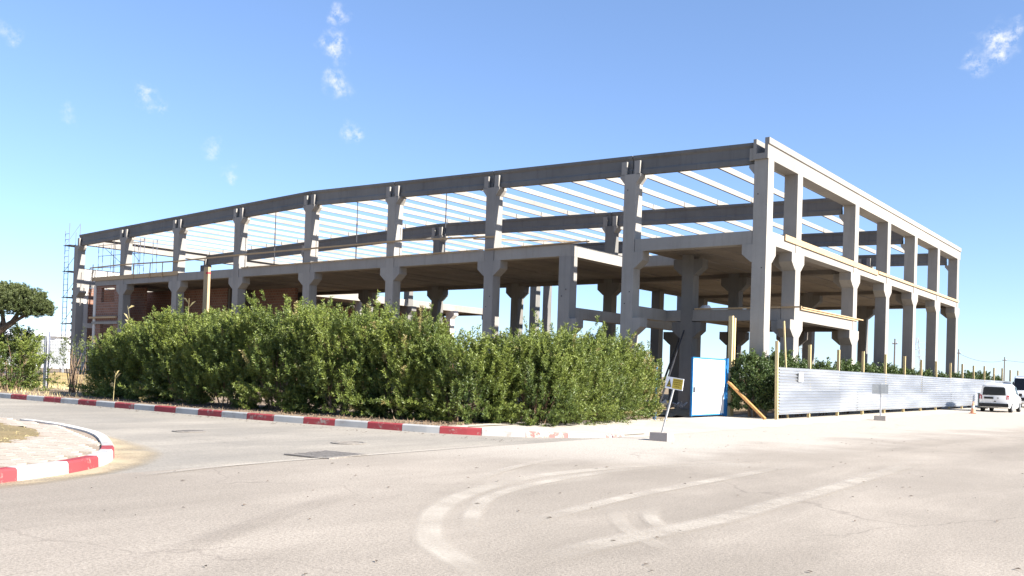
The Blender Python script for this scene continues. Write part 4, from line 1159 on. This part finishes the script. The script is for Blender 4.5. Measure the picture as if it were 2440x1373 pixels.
# fallen leaves and grit on the road
vs, fs = [], []
for k in range(420):
    x, y = (rnd.uniform(3.3, 16), rnd.uniform(-33, -10)) if k < 180 else (rnd.uniform(-18, 2.5), rnd.uniform(-21.9, -20.9))
    if k >= 180:
        y = -21.9 + (x + 18) * .028 - rnd.uniform(0, .5) + (.8 if x > -1 else 0)
    s_ = rnd.uniform(.012, .04); a = rnd.uniform(0, 6.3); b = len(vs)
    c_, n__ = math.cos(a) * s_, math.sin(a) * s_
    vs += [(x - c_, y - n__, .006), (x + n__ * .5, y - c_ * .5, .012), (x + c_, y + n__, .008), (x - n__ * .5, y + c_ * .5, .016)]; fs += [(b, b + 1, b + 2), (b, b + 2, b + 3)]
tag(mesh('leaf_litter', vs, fs, 'bark'), 'scattered dry leaves and grit on the road', 'litter', kind='stuff')

vs, fs = [], []
for k in range(2600):
    i = rnd.randrange(20, len(kp) - 22); p = kp[i]; _, nrm = at_arc(kp, kt, kt[i]); t = rnd.uniform(.22, 1.7)
    q = p + nrm * t + Vector((rnd.uniform(-.4, .4), 0, .155)); b = len(vs); a = rnd.uniform(0, 6.3); s_ = rnd.uniform(.015, .05)
    if q.x < -26 or q.x > -.2: continue
    h = rnd.uniform(.0, .025) if k % 9 else rnd.uniform(.03, .1)
    vs += [q, q + Vector((s_ * math.cos(a), s_ * math.sin(a), .01)), q + Vector((s_ * .6 * math.cos(a + 1.4), s_ * .6 * math.sin(a + 1.4), .01 + h))]; fs.append((b, b + 1, b + 2))
tag(mesh('verge_litter', vs, fs, 'stem'), 'dry leaf litter and weeds along the foot of the hedge', 'litter', kind='stuff')
# ------------------------------------------------------------------ left background
wf = empty('wire_fence', (0, 0, 0), 0, 'wire mesh fence on concrete posts at the left edge', 'fence')
A, B_ = Vector((-40, -17.6, 0)), Vector((-20.0, -16.6, 0))
for t in (.05, .32, .595, .92):
    p = A.lerp(B_, t); MB().box(p.x - .07, p.x + .07, p.y - .07, p.y + .07, -.2, 2.55).build('post', 'galvanised_post', wf)
p = A.lerp(B_, .595); MB().bar((p.x + .35, p.y - .05, 0), (p.x + .3, p.y, 2.75), .05).build('stay', 'scaffold_steel', wf)
m = MB(); nv = 140
for k in range(nv + 1):
    p = A.lerp(B_, k / nv); m.bar((p.x, p.y, .1), (p.x, p.y, 2.3), .007)
for k in range(15):
    z = .1 + k * 2.2 / 14; m.bar((A.x, A.y, z), (B_.x, B_.y, z), .007)
m.build('wire_mesh', 'scaffold_steel', wf)
wh = empty('white_warehouse', (-118, 12, 0), R(38), 'long low white warehouse in the left background', 'building')
MB().box(-30, 14, 0, 18, 0, 4.3).build('wall', 'white_panel', wh); MB().prism([(-.5, 4.3), (18.5, 4.3), (9, 5.2)], -30.5, 14.5, 'x').build('roof', 'white_panel', wh)
for k in range(5): MB().box(-26 + k * 8, -23.5 + k * 8, -.06, 0, 1.2, 2.6).build('window', 'van_glass', wh)
hf = empty('sheet_hoarding', (-46.6, -9.2, 0), R(38), 'low grey metal hoarding behind the wire fence', 'hoarding')
for k in range(6): MB().box(-4.5 + k * 1.1, -3.42 + k * 1.1, 0, .03 + .01 * (k % 2), 1.1 if k > 1 else .2, 2.65).build('sheet', 'sign_grey', hf)
for k in range(4): MB().box(-4.5 + k * 2.1, -4.4 + k * 2.1, .05, .12, 0, 2.7).build('post', 'galvanised_post', hf)
vs, fs = [], []
n1 = 22
for i in range(n1):
    for j in range(n1):
        u = i / (n1 - 1) * 2 - 1; v = j / (n1 - 1) * 2 - 1; r_ = max(0, 1 - (u * u + v * v))
        vs.append((-33 + u * 7.5, -11.5 + v * 3.0, .95 * r_ ** .8 * (1 + .25 * math.sin(5 * u + 3 * v)) + rnd.uniform(-.04, .05) - .05))
for i in range(n1 - 1):
    for j in range(n1 - 1):
        a = i * n1 + j; fs.append((a, a + n1, a + n1 + 1, a + 1))
tag(mesh('sand_heap', vs, fs, 'yellow_sand', smooth=True), 'yellow sand heap behind the wire fence on the left', 'sand heap')
# utility poles and cable on the right
for (x, y, h, lab) in [(-15.5, 78.5, 7.4, 'dark utility pole seen between the side facade columns'), (-16, 116, 7.6, 'utility pole just right of the last side column'), (-14, 143, 7.3, 'farthest utility pole above the parked minibus')]:
    o = empty('utility_pole', (x, y, 0), R(20), lab, 'pole', 'utility poles on the skyline')
    MB().cyl((0, 0, -.3), .12, h, 10, .08).build('shaft', 'pole_wood', o); MB().bar((-.3, 0, h - .9), (.3, 0, h - .9), .12).build('crossarm', 'pole_wood', o)
    for s_ in (-.24, .24): MB().cyl((s_, 0, h - .85), .05, .16, 8).build('insulator', 'white_paint', o)
def cable(p, q, sag, label):
    p, q = Vector(p), Vector(q); pts = [p.lerp(q, t) - Vector((0, 0, sag * 4 * t * (1 - t))) for t in [k / 14 for k in range(15)]]
    tag(MB().tube(pts, .022, 4).build('power_cable', 'cable'), label, 'cable')
cable((-15.9, 116, 6.6), (-14, 143, 6.4), .7, 'power cable sagging between the two right utility poles')
cable((-14, 143, 6.4), (22, 190, 7), 1.0, 'power cable running out of the picture on the right')
def pylon(x, y, h, lab):
    o = empty('lattice_pylon', (x, y, 0), R(30), lab, 'pylon', 'faint pylons on the skyline'); b = 2.6
    for sx in (-1, 1):
        for sy in (-1, 1): MB().bar((sx * b, sy * b, 0), (sx * .35, sy * .35, h), .16).build('leg', 'galvanised_post', o)
    for z in (.62, .76, .9): MB().bar((-h * .16, 0, h * z), (h * .16, 0, h * z), .2).build('arm', 'galvanised_post', o)
    m = MB()
    for k in range(9):
        t0, t1 = k / 9, (k + 1) / 9; a, c = b + (.35 - b) * t0, b + (.35 - b) * t1
        for s_ in (-1, 1): m.bar((-a * s_, -a, h * t0), (c * s_, -c, h * t1), .1); m.bar((a, -a * s_, h * t0), (c, c * s_, h * t1), .1)
    m.build('lattice', 'galvanised_post', o)
pylon(-120, 330, 24, 'faint lattice pylon seen between the corner columns'); pylon(-96, 420, 24, 'faint lattice pylon left of the slender side columns')
